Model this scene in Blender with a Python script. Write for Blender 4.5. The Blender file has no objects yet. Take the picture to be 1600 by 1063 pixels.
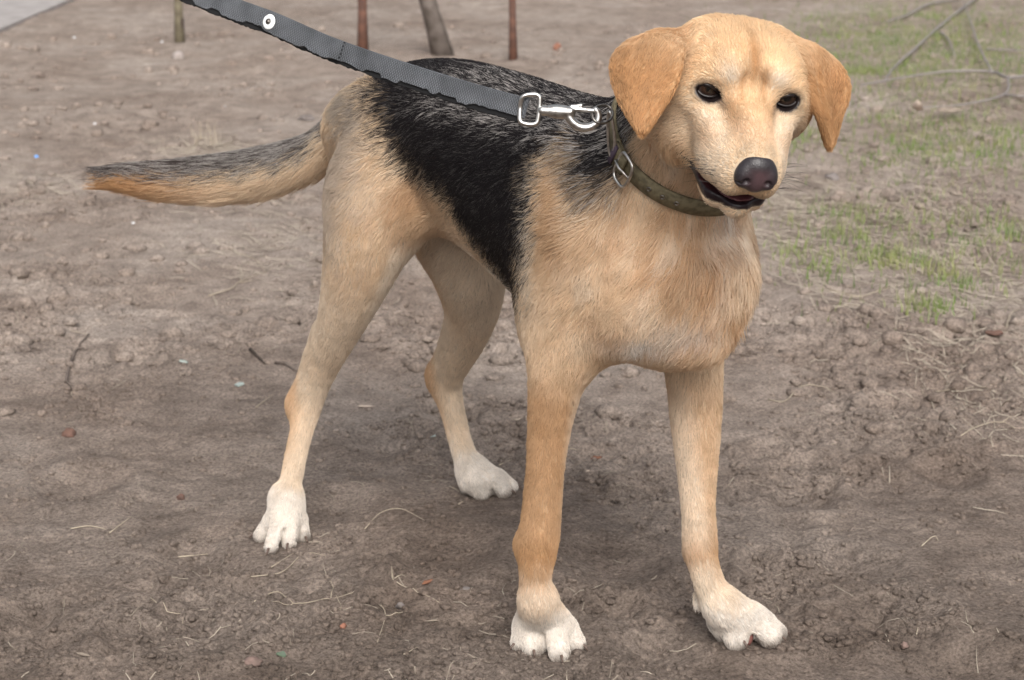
import bpy, math, random
import numpy as np

# ------------------------------------------------------------------ camera, sky, sun, exposure
scene = bpy.context.scene
CAM_H, PITCH, FPX = 0.82, math.radians(15.0), 3208.0     # photograph is 1600 px wide
cam_data = bpy.data.cameras.new('camera')
cam = bpy.data.objects.new('camera', cam_data)
scene.collection.objects.link(cam)
cam.location = (0, 0, CAM_H)
cam.rotation_euler = (math.pi / 2 - PITCH, 0, 0)
cam_data.sensor_width = 36.0
cam_data.lens = 36.0 * FPX / 1600.0
cam_data.clip_start = 0.05
cam_data.clip_end = 2000
cam_data.dof.use_dof = True
cam_data.dof.focus_distance = 1.86
cam_data.dof.aperture_fstop = 15.0
scene.camera = cam

SUN_EL, SUN_AZ = math.radians(42), math.radians(173)      # azimuth from the view direction towards the right
world = bpy.data.worlds.new('World'); scene.world = world
world.use_nodes = True
wn = world.node_tree.nodes; wl = world.node_tree.links
sky = wn.new('ShaderNodeTexSky'); sky.sky_type = 'NISHITA'; sky.sun_disc = False
sky.sun_elevation = SUN_EL; sky.sun_rotation = SUN_AZ
sky.air_density = 1.0; sky.dust_density = 6.0; sky.ozone_density = 1.0
hsv = wn.new('ShaderNodeHueSaturation'); hsv.inputs['Saturation'].default_value = 0.22   # an even cloud cover greys the sky
wl.new(sky.outputs[0], hsv.inputs['Color'])
bg = wn['Background']; bg.inputs[1].default_value = 0.135
wl.new(hsv.outputs[0], bg.inputs[0])
sun_data = bpy.data.lights.new('sun', 'SUN')
sun_data.energy = 1.35; sun_data.angle = math.radians(26); sun_data.color = (1.0, 0.95, 0.88)
sun = bpy.data.objects.new('sun', sun_data); scene.collection.objects.link(sun)
from mathutils import Vector, Matrix
sdir = Vector((math.sin(SUN_AZ) * math.cos(SUN_EL), math.cos(SUN_AZ) * math.cos(SUN_EL), math.sin(SUN_EL)))
sun.rotation_euler = sdir.to_track_quat('Z', 'Y').to_euler()
sun.location = (3, 2, 5)
vs = scene.view_settings
vs.view_transform = 'Standard'; vs.look = 'None'; vs.exposure = 0.46; vs.gamma = 1.0
vs.use_curve_mapping = False
scene.cycles.use_denoising = True; scene.cycles.denoiser = 'OPENIMAGEDENOISE'; scene.cycles.denoising_input_passes = 'RGB_ALBEDO_NORMAL'; scene.cycles.denoising_prefilter = 'ACCURATE'
scene.cycles.max_bounces = 8; scene.cycles.diffuse_bounces = 4; scene.cycles.glossy_bounces = 2
scene.cycles.transmission_bounces = 3; scene.cycles.transparent_max_bounces = 6

RNG = np.random.default_rng(7)
random.seed(7)
COL = scene.collection

# ------------------------------------------------------------------ measuring helpers (photo pixel + real distance -> place)
_cp, _sp = math.cos(PITCH), math.sin(PITCH)
def _ray(px, py):
    u = (px - 800.0) / FPX; v = (531.5 - py) / FPX
    return np.array([u, _cp + v * _sp, -_sp + v * _cp])
def W(px, py, Y):
    d = _ray(px, py); return np.array([0, 0, CAM_H]) + d * (Y / d[1])
def WG(px, py, z=0.0):
    d = _ray(px, py); return np.array([0, 0, CAM_H]) + d * ((z - CAM_H) / d[2])
def axd(p):
    return p[1] * _cp + (CAM_H - p[2]) * _sp
def proj(p):
    p = np.asarray(p, float)
    ax = p[..., 1] * _cp + (CAM_H - p[..., 2]) * _sp
    up = p[..., 1] * _sp + (p[..., 2] - CAM_H) * _cp
    return np.stack([800 + FPX * p[..., 0] / ax, 531.5 - FPX * up / ax], -1)

def nrm(v):
    v = np.asarray(v, float); return v / (np.linalg.norm(v, axis=-1, keepdims=True) + 1e-12)
def sstep(e0, e1, x):
    t = np.clip((x - e0) / (e1 - e0), 0, 1); return t * t * (3 - 2 * t)

def _hash(ix, iy, iz, seed):
    h = (ix.astype(np.int64) * 374761393 + iy.astype(np.int64) * 668265263 + iz.astype(np.int64) * 2147483647 + seed * 974634777) & 0xffffffff
    h = ((h ^ (h >> 13)) * 1274126177) & 0xffffffff
    h = ((h ^ (h >> 16)) * 2246822519) & 0xffffffff
    return ((h ^ (h >> 15)) & 0xffffff).astype(np.float32) / np.float32(0xffffff)
def vnoise(p, scale, seed=0):
    """value noise in 0..1 at points p (N,3), cell size = scale"""
    q = np.asarray(p, np.float64) / scale
    i = np.floor(q).astype(np.int64); f = (q - i).astype(np.float32); f = f * f * (3 - 2 * f)
    out = 0
    for dx in (0, 1):
        for dy in (0, 1):
            for dz in (0, 1):
                w = (f[:, 0] if dx else 1 - f[:, 0]) * (f[:, 1] if dy else 1 - f[:, 1]) * (f[:, 2] if dz else 1 - f[:, 2])
                out = out + w * _hash(i[:, 0] + dx, i[:, 1] + dy, i[:, 2] + dz, seed)
    return out
def fbm(p, scale, octaves=4, seed=0, gain=0.5):
    s = 0; a = 1; t = 0
    for o in range(octaves):
        s = s + a * vnoise(p, scale / 2 ** o, seed + o * 17); t += a; a *= gain
    return s / t

def tag(o, label=None, cat=None, group=None, kind=None):
    if label: o['label'] = label
    if cat: o['category'] = cat
    if group: o['group'] = group
    if kind: o['kind'] = kind
    return o
def mesh_obj(name, verts, faces, mat=None, parent=None, smooth=True):
    me = bpy.data.meshes.new(name)
    verts = np.asarray(verts, np.float32)
    if isinstance(faces, np.ndarray) and faces.ndim == 2:
        n = len(faces); k = faces.shape[1]
        me.vertices.add(len(verts)); me.vertices.foreach_set('co', verts.ravel())
        me.loops.add(n * k); me.loops.foreach_set('vertex_index', faces.astype(np.int32).ravel())
        me.polygons.add(n); me.polygons.foreach_set('loop_start', np.arange(0, n * k, k, dtype=np.int32))
        me.update(calc_edges=True); me.validate()
    else:
        me.from_pydata([tuple(v) for v in verts], [], [tuple(f) for f in faces]); me.update()
    if smooth: me.polygons.foreach_set('use_smooth', np.ones(len(me.polygons), bool))
    if mat: me.materials.append(mat)
    o = bpy.data.objects.new(name, me); COL.objects.link(o)
    if parent: o.parent = parent
    return o
def set_color(o, name, rgb, domain='POINT'):
    a = o.data.attributes.new(name, 'FLOAT_COLOR', domain)
    c = np.ones((len(rgb), 4), np.float32); c[:, :3] = rgb
    a.data.foreach_set('color', c.ravel())
def empty(name, loc):
    o = bpy.data.objects.new(name, None); o.location = loc; o.empty_display_size = 0.02; COL.objects.link(o); return o

def srgb(r, g, b):
    c = np.array([r, g, b], float) / 255
    return np.where(c <= 0.04045, c / 12.92, ((c + 0.055) / 1.055) ** 2.4)

def material(name, color=(0.5, 0.5, 0.5), rough=0.7, metal=0.0, spec=0.3, noise=None, bump=None, attr=None, coat=0.0, sheen=0.0):
    """principled material; noise=(scale, detail, color2, lo, hi) mixes a second colour, bump=(scale, strength, distance)"""
    m = bpy.data.materials.new(name); m.use_nodes = True
    nt = m.node_tree; b = nt.nodes['Principled BSDF']
    b.inputs['Base Color'].default_value = (*color, 1); b.inputs['Roughness'].default_value = rough
    b.inputs['Metallic'].default_value = metal; b.inputs['Specular IOR Level'].default_value = spec
    b.inputs['Coat Weight'].default_value = coat; b.inputs['Sheen Weight'].default_value = sheen
    tc = nt.nodes.new('ShaderNodeTexCoord')
    src = None
    if attr:
        at = nt.nodes.new('ShaderNodeAttribute'); at.attribute_name = attr; src = at.outputs['Color']
    if noise:
        sc, det, c2, lo, hi = noise
        n = nt.nodes.new('ShaderNodeTexNoise'); n.inputs['Scale'].default_value = sc; n.inputs['Detail'].default_value = det
        nt.links.new(tc.outputs['Object'], n.inputs['Vector'])
        r = nt.nodes.new('ShaderNodeMapRange'); r.inputs[1].default_value = lo; r.inputs[2].default_value = hi
        nt.links.new(n.outputs[0], r.inputs[0])
        mx = nt.nodes.new('ShaderNodeMix'); mx.data_type = 'RGBA'
        nt.links.new(r.outputs[0], mx.inputs[0])
        if src is not None: nt.links.new(src, mx.inputs[6])
        else: mx.inputs[6].default_value = (*color, 1)
        mx.inputs[7].default_value = (*c2, 1); src = mx.outputs[2]
    if src is not None: nt.links.new(src, b.inputs['Base Color'])
    if bump:
        sc, st, dist = bump
        n = nt.nodes.new('ShaderNodeTexNoise'); n.inputs['Scale'].default_value = sc; n.inputs['Detail'].default_value = 5
        nt.links.new(tc.outputs['Object'], n.inputs['Vector'])
        bp = nt.nodes.new('ShaderNodeBump'); bp.inputs['Strength'].default_value = st; bp.inputs['Distance'].default_value = dist
        nt.links.new(n.outputs[0], bp.inputs['Height']); nt.links.new(bp.outputs[0], b.inputs['Normal'])
    return m
# ------------------------------------------------------------------ implicit-surface modelling
class Grid:
    def __init__(self, lo, hi, h):
        self.lo = np.array(lo, float); self.h = h
        self.n = np.ceil((np.array(hi) - self.lo) / h).astype(int) + 1
        self.F = np.full(self.n, 0.06, np.float32)
    def sub(self, lo, hi, pad, coords=True):
        i0 = np.clip(np.floor((np.asarray(lo) - pad - self.lo) / self.h).astype(int), 0, self.n)
        i1 = np.clip(np.ceil((np.asarray(hi) + pad - self.lo) / self.h).astype(int) + 1, 0, self.n)
        if np.any(i1 <= i0): return None, None
        if not coords: return tuple(slice(i0[k], i1[k]) for k in range(3)), None
        ax = [(self.lo[k] + self.h * np.arange(i0[k], i1[k])).astype(np.float32) for k in range(3)]
        return tuple(slice(i0[k], i1[k]) for k in range(3)), np.meshgrid(*ax, indexing='ij')
    def add(self, fn, lo, hi, k=0.01):
        sl, P = self.sub(lo, hi, k + 3 * self.h)
        if sl is None: return
        d = fn(*P).astype(np.float32); a = self.F[sl]
        hh = np.maximum(k - np.abs(a - d), 0) / max(k, 1e-6)
        self.F[sl] = np.minimum(a, d) - hh * hh * k * 0.25
    def cut(self, fn, lo, hi, k=0.003):
        sl, P = self.sub(lo, hi, k + 3 * self.h)
        if sl is None: return
        d = -fn(*P).astype(np.float32); a = self.F[sl]
        hh = np.maximum(k - np.abs(a - d), 0) / max(k, 1e-6)
        self.F[sl] = np.maximum(a, d) + hh * hh * k * 0.25
    # shapes
    def cone(self, a, b, ra, rb, k=0.01, cut=False):
        a = np.asarray(a, float); b = np.asarray(b, float); R = max(ra, rb)
        fn = round_cone(a, b, ra, rb)
        (self.cut if cut else self.add)(fn, np.minimum(a, b) - R, np.maximum(a, b) + R, k)
    def ell(self, c, r, M=None, k=0.01, cut=False):
        fn = ellipsoid(c, r, M); R = max(r)
        if M is None: ext = np.array(r)
        else: ext = np.sqrt((np.asarray(M) ** 2) @ (np.array(r) ** 2))
        (self.cut if cut else self.add)(fn, np.asarray(c) - ext, np.asarray(c) + ext, k)
    def sheet(self, pts, rad, k=0.004):
        """thick curved sheet; pts (rows, cols, 3)"""
        R, C = pts.shape[:2]; T = []
        for i in range(R - 1):
            for j in range(C - 1):
                T += [(pts[i, j], pts[i + 1, j], pts[i, j + 1]), (pts[i + 1, j], pts[i + 1, j + 1], pts[i, j + 1])]
        T = np.array(T)
        def fn(x, y, z):
            P = np.stack([x, y, z], -1).reshape(-1, 3).astype(np.float32); best = np.full(len(P), 1.0, np.float32)
            for t in T:
                best = np.minimum(best, tri_dist2(P, *t.astype(np.float32)))
            return (np.sqrt(best) - rad).reshape(x.shape)
        q = pts.reshape(-1, 3); self.add(fn, q.min(0) - rad, q.max(0) + rad, k)
    def value(self, P):
        q = (np.asarray(P, float) - self.lo) / self.h
        q = np.clip(q, 0, self.n - 1.001); i = q.astype(int); f = (q - i)
        o = 0
        for dx in (0, 1):
            for dy in (0, 1):
                for dz in (0, 1):
                    w = (f[:, 0] if dx else 1 - f[:, 0]) * (f[:, 1] if dy else 1 - f[:, 1]) * (f[:, 2] if dz else 1 - f[:, 2])
                    o = o + w * self.F[i[:, 0] + dx, i[:, 1] + dy, i[:, 2] + dz]
        return o
    def grad(self, P, e=None):
        e = e or 1.2 * self.h; P = np.asarray(P, float)
        return nrm(np.stack([self.value(P + e * d) - self.value(P - e * d) for d in np.eye(3)], -1))
    def mesh(self):
        F = self.F; ins = (F < 0).astype(np.uint8); n = self.n
        s = np.zeros(n - 1, np.uint8)
        for dx in (0, 1):
            for dy in (0, 1):
                for dz in (0, 1):
                    s += ins[dx:n[0] - 1 + dx, dy:n[1] - 1 + dy, dz:n[2] - 1 + dz]
        cells = np.argwhere((s > 0) & (s < 8)); del s
        idx = np.full(n - 1, -1, np.int32); idx[tuple(cells.T)] = np.arange(len(cells), dtype=np.int32)
        acc = np.zeros((len(cells), 3)); cnt = np.zeros(len(cells))
        cor = [(dx, dy, dz) for dx in (0, 1) for dy in (0, 1) for dz in (0, 1)]
        V = {c: F[cells[:, 0] + c[0], cells[:, 1] + c[1], cells[:, 2] + c[2]] for c in cor}
        for c in cor:
            for ax in range(3):
                if c[ax] == 0:
                    d = list(c); d[ax] = 1; d = tuple(d); va, vb = V[c], V[d]
                    m = (va < 0) != (vb < 0); t = np.where(m, va / np.where(m, va - vb, 1), 0)
                    p = np.tile(np.array(c, float), (len(cells), 1)); p[:, ax] = t
                    acc += p * m[:, None]; cnt += m
        verts = self.lo + self.h * (cells + acc / cnt[:, None])
        quads = []
        for ax in range(3):
            u, v = (ax + 1) % 3, (ax + 2) % 3
            a = [slice(1, -1)] * 3; b = [slice(1, -1)] * 3
            a[ax] = slice(0, -1); b[ax] = slice(1, None)
            A = ins[tuple(a)]; B = ins[tuple(b)]
            e = np.argwhere(A != B); off = np.ones(3, int); off[ax] = 0; e = e + off
            flip = ins[tuple(e.T)] == 1
            q = []
            for du, dv in ((1, 1), (0, 1), (0, 0), (1, 0)):
                c = e.copy(); c[:, u] -= du; c[:, v] -= dv
                q.append(idx[tuple(c.T)])
            q = np.stack(q, -1); q[~flip] = q[~flip][:, ::-1]
            quads.append(q)
        quads = np.concatenate(quads); quads = quads[(quads >= 0).all(1)]
        return verts, quads

def round_cone(a, b, ra, rb):
    ba = b - a; l2 = float(ba @ ba); rr = ra - rb; a2 = l2 - rr * rr; il2 = 1.0 / l2
    def fn(x, y, z):
        px, py, pz = x - a[0], y - a[1], z - a[2]
        yy = px * ba[0] + py * ba[1] + pz * ba[2]; zz = yy - l2
        vx, vy, vz = px * l2 - ba[0] * yy, py * l2 - ba[1] * yy, pz * l2 - ba[2] * yy
        x2 = vx * vx + vy * vy + vz * vz
        y2 = yy * yy * l2; z2 = zz * zz * l2
        kk = np.sign(rr) * rr * rr * x2
        d = (np.sqrt(np.maximum(x2 * a2 * il2, 0)) + yy * rr) * il2 - ra
        d = np.where(np.sign(zz) * a2 * z2 > kk, np.sqrt(x2 + z2) * il2 - rb, d)
        d = np.where(np.sign(yy) * a2 * y2 < kk, np.sqrt(x2 + y2) * il2 - ra, d)
        return d
    if a2 <= 0:
        c, r = (a, ra) if ra > rb else (b, rb)
        return lambda x, y, z: np.sqrt((x - c[0]) ** 2 + (y - c[1]) ** 2 + (z - c[2]) ** 2) - r
    return fn
def ellipsoid(c, r, M=None):
    c = np.asarray(c, float); M = np.eye(3) if M is None else np.asarray(M, float)
    def fn(x, y, z):
        dx, dy, dz = x - c[0], y - c[1], z - c[2]; k0 = 0; k1 = 0
        for i in range(3):
            q = dx * M[0, i] + dy * M[1, i] + dz * M[2, i]
            k0 = k0 + (q / r[i]) ** 2; k1 = k1 + (q / r[i] ** 2) ** 2
        k0 = np.sqrt(k0); k1 = np.sqrt(k1)
        return k0 * (k0 - 1) / np.maximum(k1, 1e-6)
    return fn
def tri_dist2(P, a, b, c):
    ba, cb, ac = b - a, c - b, a - c; n = np.cross(ba, ac)
    pa, pb, pc = P - a, P - b, P - c
    s = np.sign(pa @ np.cross(ba, n)) + np.sign(pb @ np.cross(cb, n)) + np.sign(pc @ np.cross(ac, n))
    def e(p, v):
        t = np.clip((p @ v) / max(float(v @ v), 1e-12), 0, 1); q = p - t[:, None] * v; return (q * q).sum(1)
    d1 = np.minimum(np.minimum(e(pa, ba), e(pb, cb)), e(pc, ac))
    nd = pa @ n; d2 = nd * nd / max(float(n @ n), 1e-14)
    return np.where(s < 2.0, d1, d2)
def catmull(P, t):
    """rows of control points P sampled at t in 0..len-1"""
    P = np.asarray(P, float); n = len(P); i = np.clip(np.floor(t).astype(int), 0, n - 2); f = (t - i)
    f = f.reshape(f.shape + (1,) * (P.ndim - 1))
    p0 = np.where((i > 0).reshape(f.shape), P[np.maximum(i - 1, 0)], 2 * P[i] - P[i + 1]); p1 = P[i]; p2 = P[i + 1]
    p3 = np.where((i < n - 2).reshape(f.shape), P[np.minimum(i + 2, n - 1)], 2 * p2 - p1)
    return 0.5 * (2 * p1 + (p2 - p0) * f + (2 * p0 - 5 * p1 + 4 * p2 - p3) * f ** 2 + (3 * p1 - p0 - 3 * p2 + p3) * f ** 3)
# ------------------------------------------------------------------ the dog: body as one implicit surface
C0 = np.array([0.125, 1.90, 0.0]); HD = np.array([0.6, -0.8, 0.0]); LT = np.array([0.8, 0.6, 0.0])   # heading, dog's left
def D(a, s, z): return C0 + a * HD + s * LT + np.array([0, 0, z])
def toD(P):
    q = np.asarray(P, float) - C0; return q @ HD, q @ LT, q[..., 2]
DM = np.stack([HD, LT, np.array([0, 0, 1.0])], 1)         # columns: heading, left, up
def J(px, py, Y, rpx):
    p = W(px, py, Y); return p, rpx * axd(p) / FPX

VOX = 0.0023
G = Grid((-0.47, 1.56, -0.012), (0.42, 2.46, 0.68), VOX)
FLOW = []      # (a, b, radius, hair direction at a, at b, hair length, lift)
def flow(a, b, r, d, length, lift=0.25):
    FLOW.append((np.asarray(a, float), np.asarray(b, float), r, nrm(d), length, lift))

# torso: stations along the heading (a, top, bottom, half width)
ST = np.array([
    (-0.520, 0.445, 0.420, 0.010), (-0.500, 0.474, 0.395, 0.034), (-0.460, 0.500, 0.372, 0.056), (-0.400, 0.532, 0.362, 0.072),
    (-0.320, 0.545, 0.366, 0.078), (-0.220, 0.541, 0.345, 0.086), (-0.140, 0.533, 0.318, 0.096), (-0.060, 0.530, 0.300, 0.100),
    (0.000, 0.526, 0.296, 0.095), (0.035, 0.500, 0.302, 0.082), (0.060, 0.470, 0.310, 0.062), (0.076, 0.430, 0.340, 0.030), (0.080, 0.400, 0.370, 0.008)])
_aa = np.linspace(-0.520, 0.080, 260)
_tp = catmull(ST[:, 1:], np.interp(_aa, ST[:, 0], np.arange(len(ST))))
def torso_fn(x, y, z):
    dx, dy = x - C0[0], y - C0[1]
    a = dx * HD[0] + dy * HD[1]; s = dx * LT[0] + dy * LT[1]
    t, b, w = (np.interp(a.ravel(), _aa, _tp[:, i]).reshape(a.shape) for i in range(3))
    zc = 0.5 * (t + b); hh = np.maximum(0.5 * (t - b), 0.004); w = np.maximum(w, 0.004)
    u = np.abs(s) / w; v = (z - zc) / hh
    # egg-shaped section: widest above the middle, narrower keel
    u = u / (1 - 0.16 * np.clip(-v, -1, 1))
    q = np.sqrt(u * u + v * v); m = np.minimum(w, hh)
    g = np.sqrt((u / w) ** 2 + (v / hh) ** 2) / np.maximum(q, 1e-4)
    d = (q - 1) / np.maximum(g, 1e-4)
    return np.maximum(d, np.maximum(a - 0.081, -0.521 - a))
G.add(torso_fn, D(-0.16, 0, 0.4) - np.array([0.36, 0.40, 0.13]), D(-0.16, 0, 0.4) + np.array([0.36, 0.40, 0.14]), 0.01)

def chain(pts, k=0.016, fl=None):
    P = [J(*p) for p in pts]
    Q = np.array([np.append(c, r) for c, r in P])
    Q = catmull(Q, np.linspace(0, len(Q) - 1, (len(Q) - 1) * 4 + 1))
    fns = [round_cone(a[:3], b[:3], a[3], b[3]) for a, b in zip(Q[:-1], Q[1:])]
    R = Q[:, 3].max(); sl, _ = G.sub(Q[:, :3].min(0) - R, Q[:, :3].max(0) + R, k + 3 * VOX, False)
    T_ = np.full([s_.stop - s_.start for s_ in sl], 0.06, np.float32)
    for f, a, b in zip(fns, Q[:-1], Q[1:]):                  # plain union along the limb, one soft union with the body
        r = max(a[3], b[3]); s2, P2 = G.sub(np.minimum(a, b)[:3] - r, np.maximum(a, b)[:3] + r, k + 3 * VOX)
        loc = tuple(slice(u.start - w.start, u.stop - w.start) for u, w in zip(s2, sl)); T_[loc] = np.minimum(T_[loc], f(*P2))
    A = G.F[sl]; hh = np.maximum(k - np.abs(A - T_), 0) / k; G.F[sl] = np.minimum(A, T_) - hh * hh * k * 0.25
    return P

# shoulders, upper arms
for s in (-1, 1):
    G.ell(D(-0.035, 0.070 * s, 0.430), (0.068, 0.036, 0.080), DM, 0.03)       # scapula mass
    G.ell(D(0.026, (0.058 if s < 0 else 0.050) * s, 0.378), (0.050, 0.038, 0.066), DM, 0.04)        # point of shoulder
    G.ell(D(-0.030, 0.074 * s, 0.335), (0.056, 0.032, 0.060), DM, 0.03)       # triceps
G.ell(D(0.066, 0.0, 0.378), (0.048, 0.060, 0.066), DM, 0.04)                  # breast
G.ell(D(0.048, 0.0, 0.330), (0.055, 0.042, 0.030), DM, 0.02)                  # brisket
# rump and loin muscle
for s in (-1, 1):
    G.ell(D(-0.405, 0.040 * s, 0.462), (0.070, 0.042, 0.050), DM, 0.025)
# neck
NB, NT = D(0.005, 0.0, 0.430), W(1125, 155, 1.815)
G.cone(NB, 0.5 * (NB + NT), 0.078, 0.064, 0.03)
G.cone(0.5 * (NB + NT), NT, 0.064, 0.050, 0.02)
G.cone(D(-0.06, 0, 0.475), NT + np.array([-0.005, 0.02, 0.0]), 0.038, 0.045, 0.03)     # crest

# front legs
RF = chain([(905, 470, 1.868, 60), (876, 560, 1.868, 46), (862, 640, 1.866, 34.5), (853, 720, 1.864, 28.5), (846, 800, 1.862, 29),
            (841, 848, 1.858, 30.5), (837, 895, 1.853, 24), (837, 925, 1.851, 23), (838, 944, 1.850, 19)], 0.016)
LF = chain([(1078, 490, 1.945, 54), (1084, 570, 1.940, 43), (1087, 650, 1.928, 38), (1089, 720, 1.915, 31.5), (1091, 790, 1.902, 25),
            (1094, 850, 1.892, 25.5), (1100, 885, 1.886, 22), (1114, 925, 1.880, 23), (1134, 955, 1.877, 23)], 0.014)
# wrist bones
for px, py, Y, r in ((820, 852, 1.868, 14), (1082, 862, 1.905, 12)):
    p, rr = J(px, py, Y, r); G.ell(p, (rr, rr, rr * 1.4), None, 0.014)

# hind legs
RH = chain([(626, 215, 2.150, 66), (596, 290, 2.135, 84), (577, 365, 2.120, 68), (552, 450, 2.132, 47), (525, 525, 2.165, 31),
            (498, 590, 2.200, 20), (480, 642, 2.212, 18), (466, 695, 2.200, 15.5), (455, 750, 2.185, 15.5), (449, 784, 2.175, 16)], 0.02)
LH = chain([(655, 225, 2.255, 74), (690, 320, 2.235, 70), (728, 410, 2.225, 58), (738, 470, 2.250, 44), (728, 530, 2.295, 30),
            (707, 578, 2.335, 21), (699, 605, 2.350, 21), (709, 650, 2.348, 17), (722, 700, 2.338, 16.5), (736, 735, 2.330, 20)], 0.02)
for px, py, Y, r in ((467, 634, 2.226, 9), (685, 589, 2.360, 9)):         # points of hock with the tendon above
    p, rr = J(px, py, Y, r); G.ell(p, (rr, rr, rr * 1.5), None, 0.026)
p1, _ = J(510, 515, 2.188, 8); p2, _ = J(468, 628, 2.225, 8); G.cone(p1, p2, 0.011, 0.0065, 0.026)
p1, _ = J(714, 497, 2.312, 8); p2, _ = J(686, 583, 2.359, 8); G.cone(p1, p2, 0.011, 0.0065, 0.026)
# flank skin fold between thigh and belly
p1 = D(-0.30, -0.062, 0.40); p2 = W(628, 355, 2.115); G.cone(p1, p2, 0.03, 0.018, 0.03)
p1 = D(-0.30, 0.062, 0.40); p2 = D(-0.33, 0.07, 0.35); G.cone(p1, p2, 0.03, 0.018, 0.03)

# tail
TL = chain([(584, 156, 2.278, 34), (541, 198, 2.286, 31), (494, 240, 2.300, 33), (430, 264, 2.315, 37), (350, 278, 2.330, 36),
            (260, 282, 2.340, 29), (190, 278, 2.345, 19), (134, 281, 2.348, 7.5)], 0.012)

# paws: toes as (start, knuckle, tip) on the ground, real heights
TOES = []; CLEFT = []
def toe(a, b, c, r0, r1, r2, k=0.003):
    G.cone(a, b, r0, r1, 0.013); G.cone(b, c, r1, r2, k); TOES.append((a, b, c, r2))
def paw(knuckles, tips, root, r0, r1, r2, pad):
    for (kx, ky, kz), (tx, ty, tz) in zip(knuckles, tips):
        toe(root, WG(kx, ky, kz), WG(tx, ty, tz), r0, r1, r2)
    order = sorted(range(4), key=lambda i: tips[i][0])
    for i, j in zip(order[:-1], order[1:]):                  # cleft between neighbouring toes
        ka, kb = WG(*knuckles[i]), WG(*knuckles[j]); ta, tb = WG(*tips[i]), WG(*tips[j])
        f_ = nrm(0.5 * (ta + tb - ka - kb)); CLEFT.append((0.5 * (ka + kb) + np.array([0, 0, r1 * 1.05]), 0.5 * (ta + tb) + f_ * r2 * 1.1 + np.array([0, 0, 0.002])))
    if pad is not None: G.ell(WG(*pad), (0.019, 0.019, 0.009), None, 0.005)
root, _ = J(838, 938, 1.850, 10)
paw([(829, 975, .030), (864, 972, .034), (884, 982, .024), (822, 980, .026)],
    [(832, 1012, .0115), (873, 1020, .0115), (898, 1006, .0105), (815, 1004, .0115)], root + np.array([0.002, 0, 0.0]), .0115, .0118, .0108, (846, 1000, .012))
root, _ = J(1128, 946, 1.878, 10)
paw([(1146, 968, .032), (1176, 964, .032), (1125, 972, .024), (1192, 975, .022)],
    [(1150, 999, .0125), (1203, 995, .0125), (1136, 990, .011), (1211, 990, .010)], root, .0120, .0120, .0116, (1150, 985, .012))
root, _ = J(447, 780, 2.175, 10)
paw([(424, 815, .028), (437, 818, .031), (455, 816, .031), (467, 812, .027)],
    [(407, 838, .010), (424, 856, .011), (452, 848, .011), (473, 838, .010)], root, .0125, .0092, .0080, (440, 828, .012))
root, _ = J(738, 735, 2.330, 10)
paw([(745, 752, .028), (768, 745, .030), (733, 755, .022), (778, 748, .022)],
    [(752, 771, .0115), (786, 768, .0115), (733, 765, .010), (796, 762, .010)], root, .0115, .0108, .0102, (755, 762, .012))
p, r = J(1093, 930, 1.895, 8); G.cone(p, p + np.array([-0.001, -0.006, -0.008]), 0.0055, 0.0045, 0.004)      # dewclaws
# p, r = J(866, 912, 1.872, 8); G.cone(p, p + np.array([0.002, -0.004, -0.006]), 0.0045, 0.004, 0.004)

for a_, b_ in CLEFT: G.cone(a_, b_, 0.0012, 0.0030, 0.005, True)

# ------------------------------------------------------------------ head (millimetres in its own frame: x dog's left, y forward, z up, origin between the eyes)
H0 = W(1168, 146, 1.700)
_f = (math.sin(math.radians(3.5)), -math.cos(math.radians(3.5)))
_hp = math.radians(-24)
HY = np.array([_f[0] * math.cos(_hp), _f[1] * math.cos(_hp), math.sin(_hp)])
HX = nrm(np.cross([0, 0, 1], HY)); HZ = np.cross(HY, HX)
_rl = math.radians(8.5); HX, HZ = HX * math.cos(_rl) - HZ * math.sin(_rl), HZ * math.cos(_rl) + HX * math.sin(_rl)
HM = np.stack([HX, HY, HZ], 1)
def Hd(x, y, z): return H0 + (HM @ np.array([x, y, z], float)) * 0.001
def toH(P): return ((np.asarray(P, float) - H0) @ HM) * 1000
def hrot(ax, deg):
    c, s = math.cos(math.radians(deg)), math.sin(math.radians(deg))
    return HM @ {'x': np.array([[1, 0, 0], [0, c, -s], [0, s, c]]), 'y': np.array([[c, 0, s], [0, 1, 0], [-s, 0, c]]), 'z': np.array([[c, -s, 0], [s, c, 0], [0, 0, 1]])}[ax]
def hell(c, r, k=8, M=None, cut=False, g=None):
    (g or G).ell(Hd(*c), tuple(np.array(r) * 0.001), HM if M is None else M, k * 0.001, cut)
def hcone(a, b, ra, rb, k=8, g=None, cut=False):
    (g or G).cone(Hd(*a), Hd(*b), ra * 0.001, rb * 0.001, k * 0.001, cut)
hell((0, -46, -6), (54, 60, 38), 20)                      # cranium
for s in (-1, 1): hell((27 * s, -44, -4), (31, 50, 34), 14)
hell((0, -20, 13), (38, 28, 21), 16)                      # forehead
for s in (-1, 1):
    hell((20 * s, -2.5, 18.5), (13, 11, 9.5), 8)               # brow
    hell((39 * s, -26, -13), (17, 30, 20), 16)            # cheek bone
    hell((43 * s, -44, -30), (27, 36, 33), 18)            # jaw muscle
    hell((27 * s, 6, -22), (15, 30, 19), 14)              # muzzle root
    hell((14 * s, 56, -38), (13.5, 27, 20), 9)            # upper lip
    hell((23 * s, 28, -42), (15, 32, 20), 12)           # flews
    hell((31 * s, -9, 0), (14.5, 13, 12), 6)              # eyelids
hcone((0, -8, -16), (0, 72, -25), 30, 20, 14)             # muzzle
hcone((0, 6, -6), (0, 78, -13), 14, 10, 10)                # nose bridge
hell((0, 80, -22), (16, 11, 13), 6)
for s in (-1, 1):
    hcone((20 * s, -16, -60), (14 * s, 42, -71), 20, 13.5, 10)   # lower jaw
hcone((0, 20, -65), (0, 57, -72), 16, 12, 8)
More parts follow.
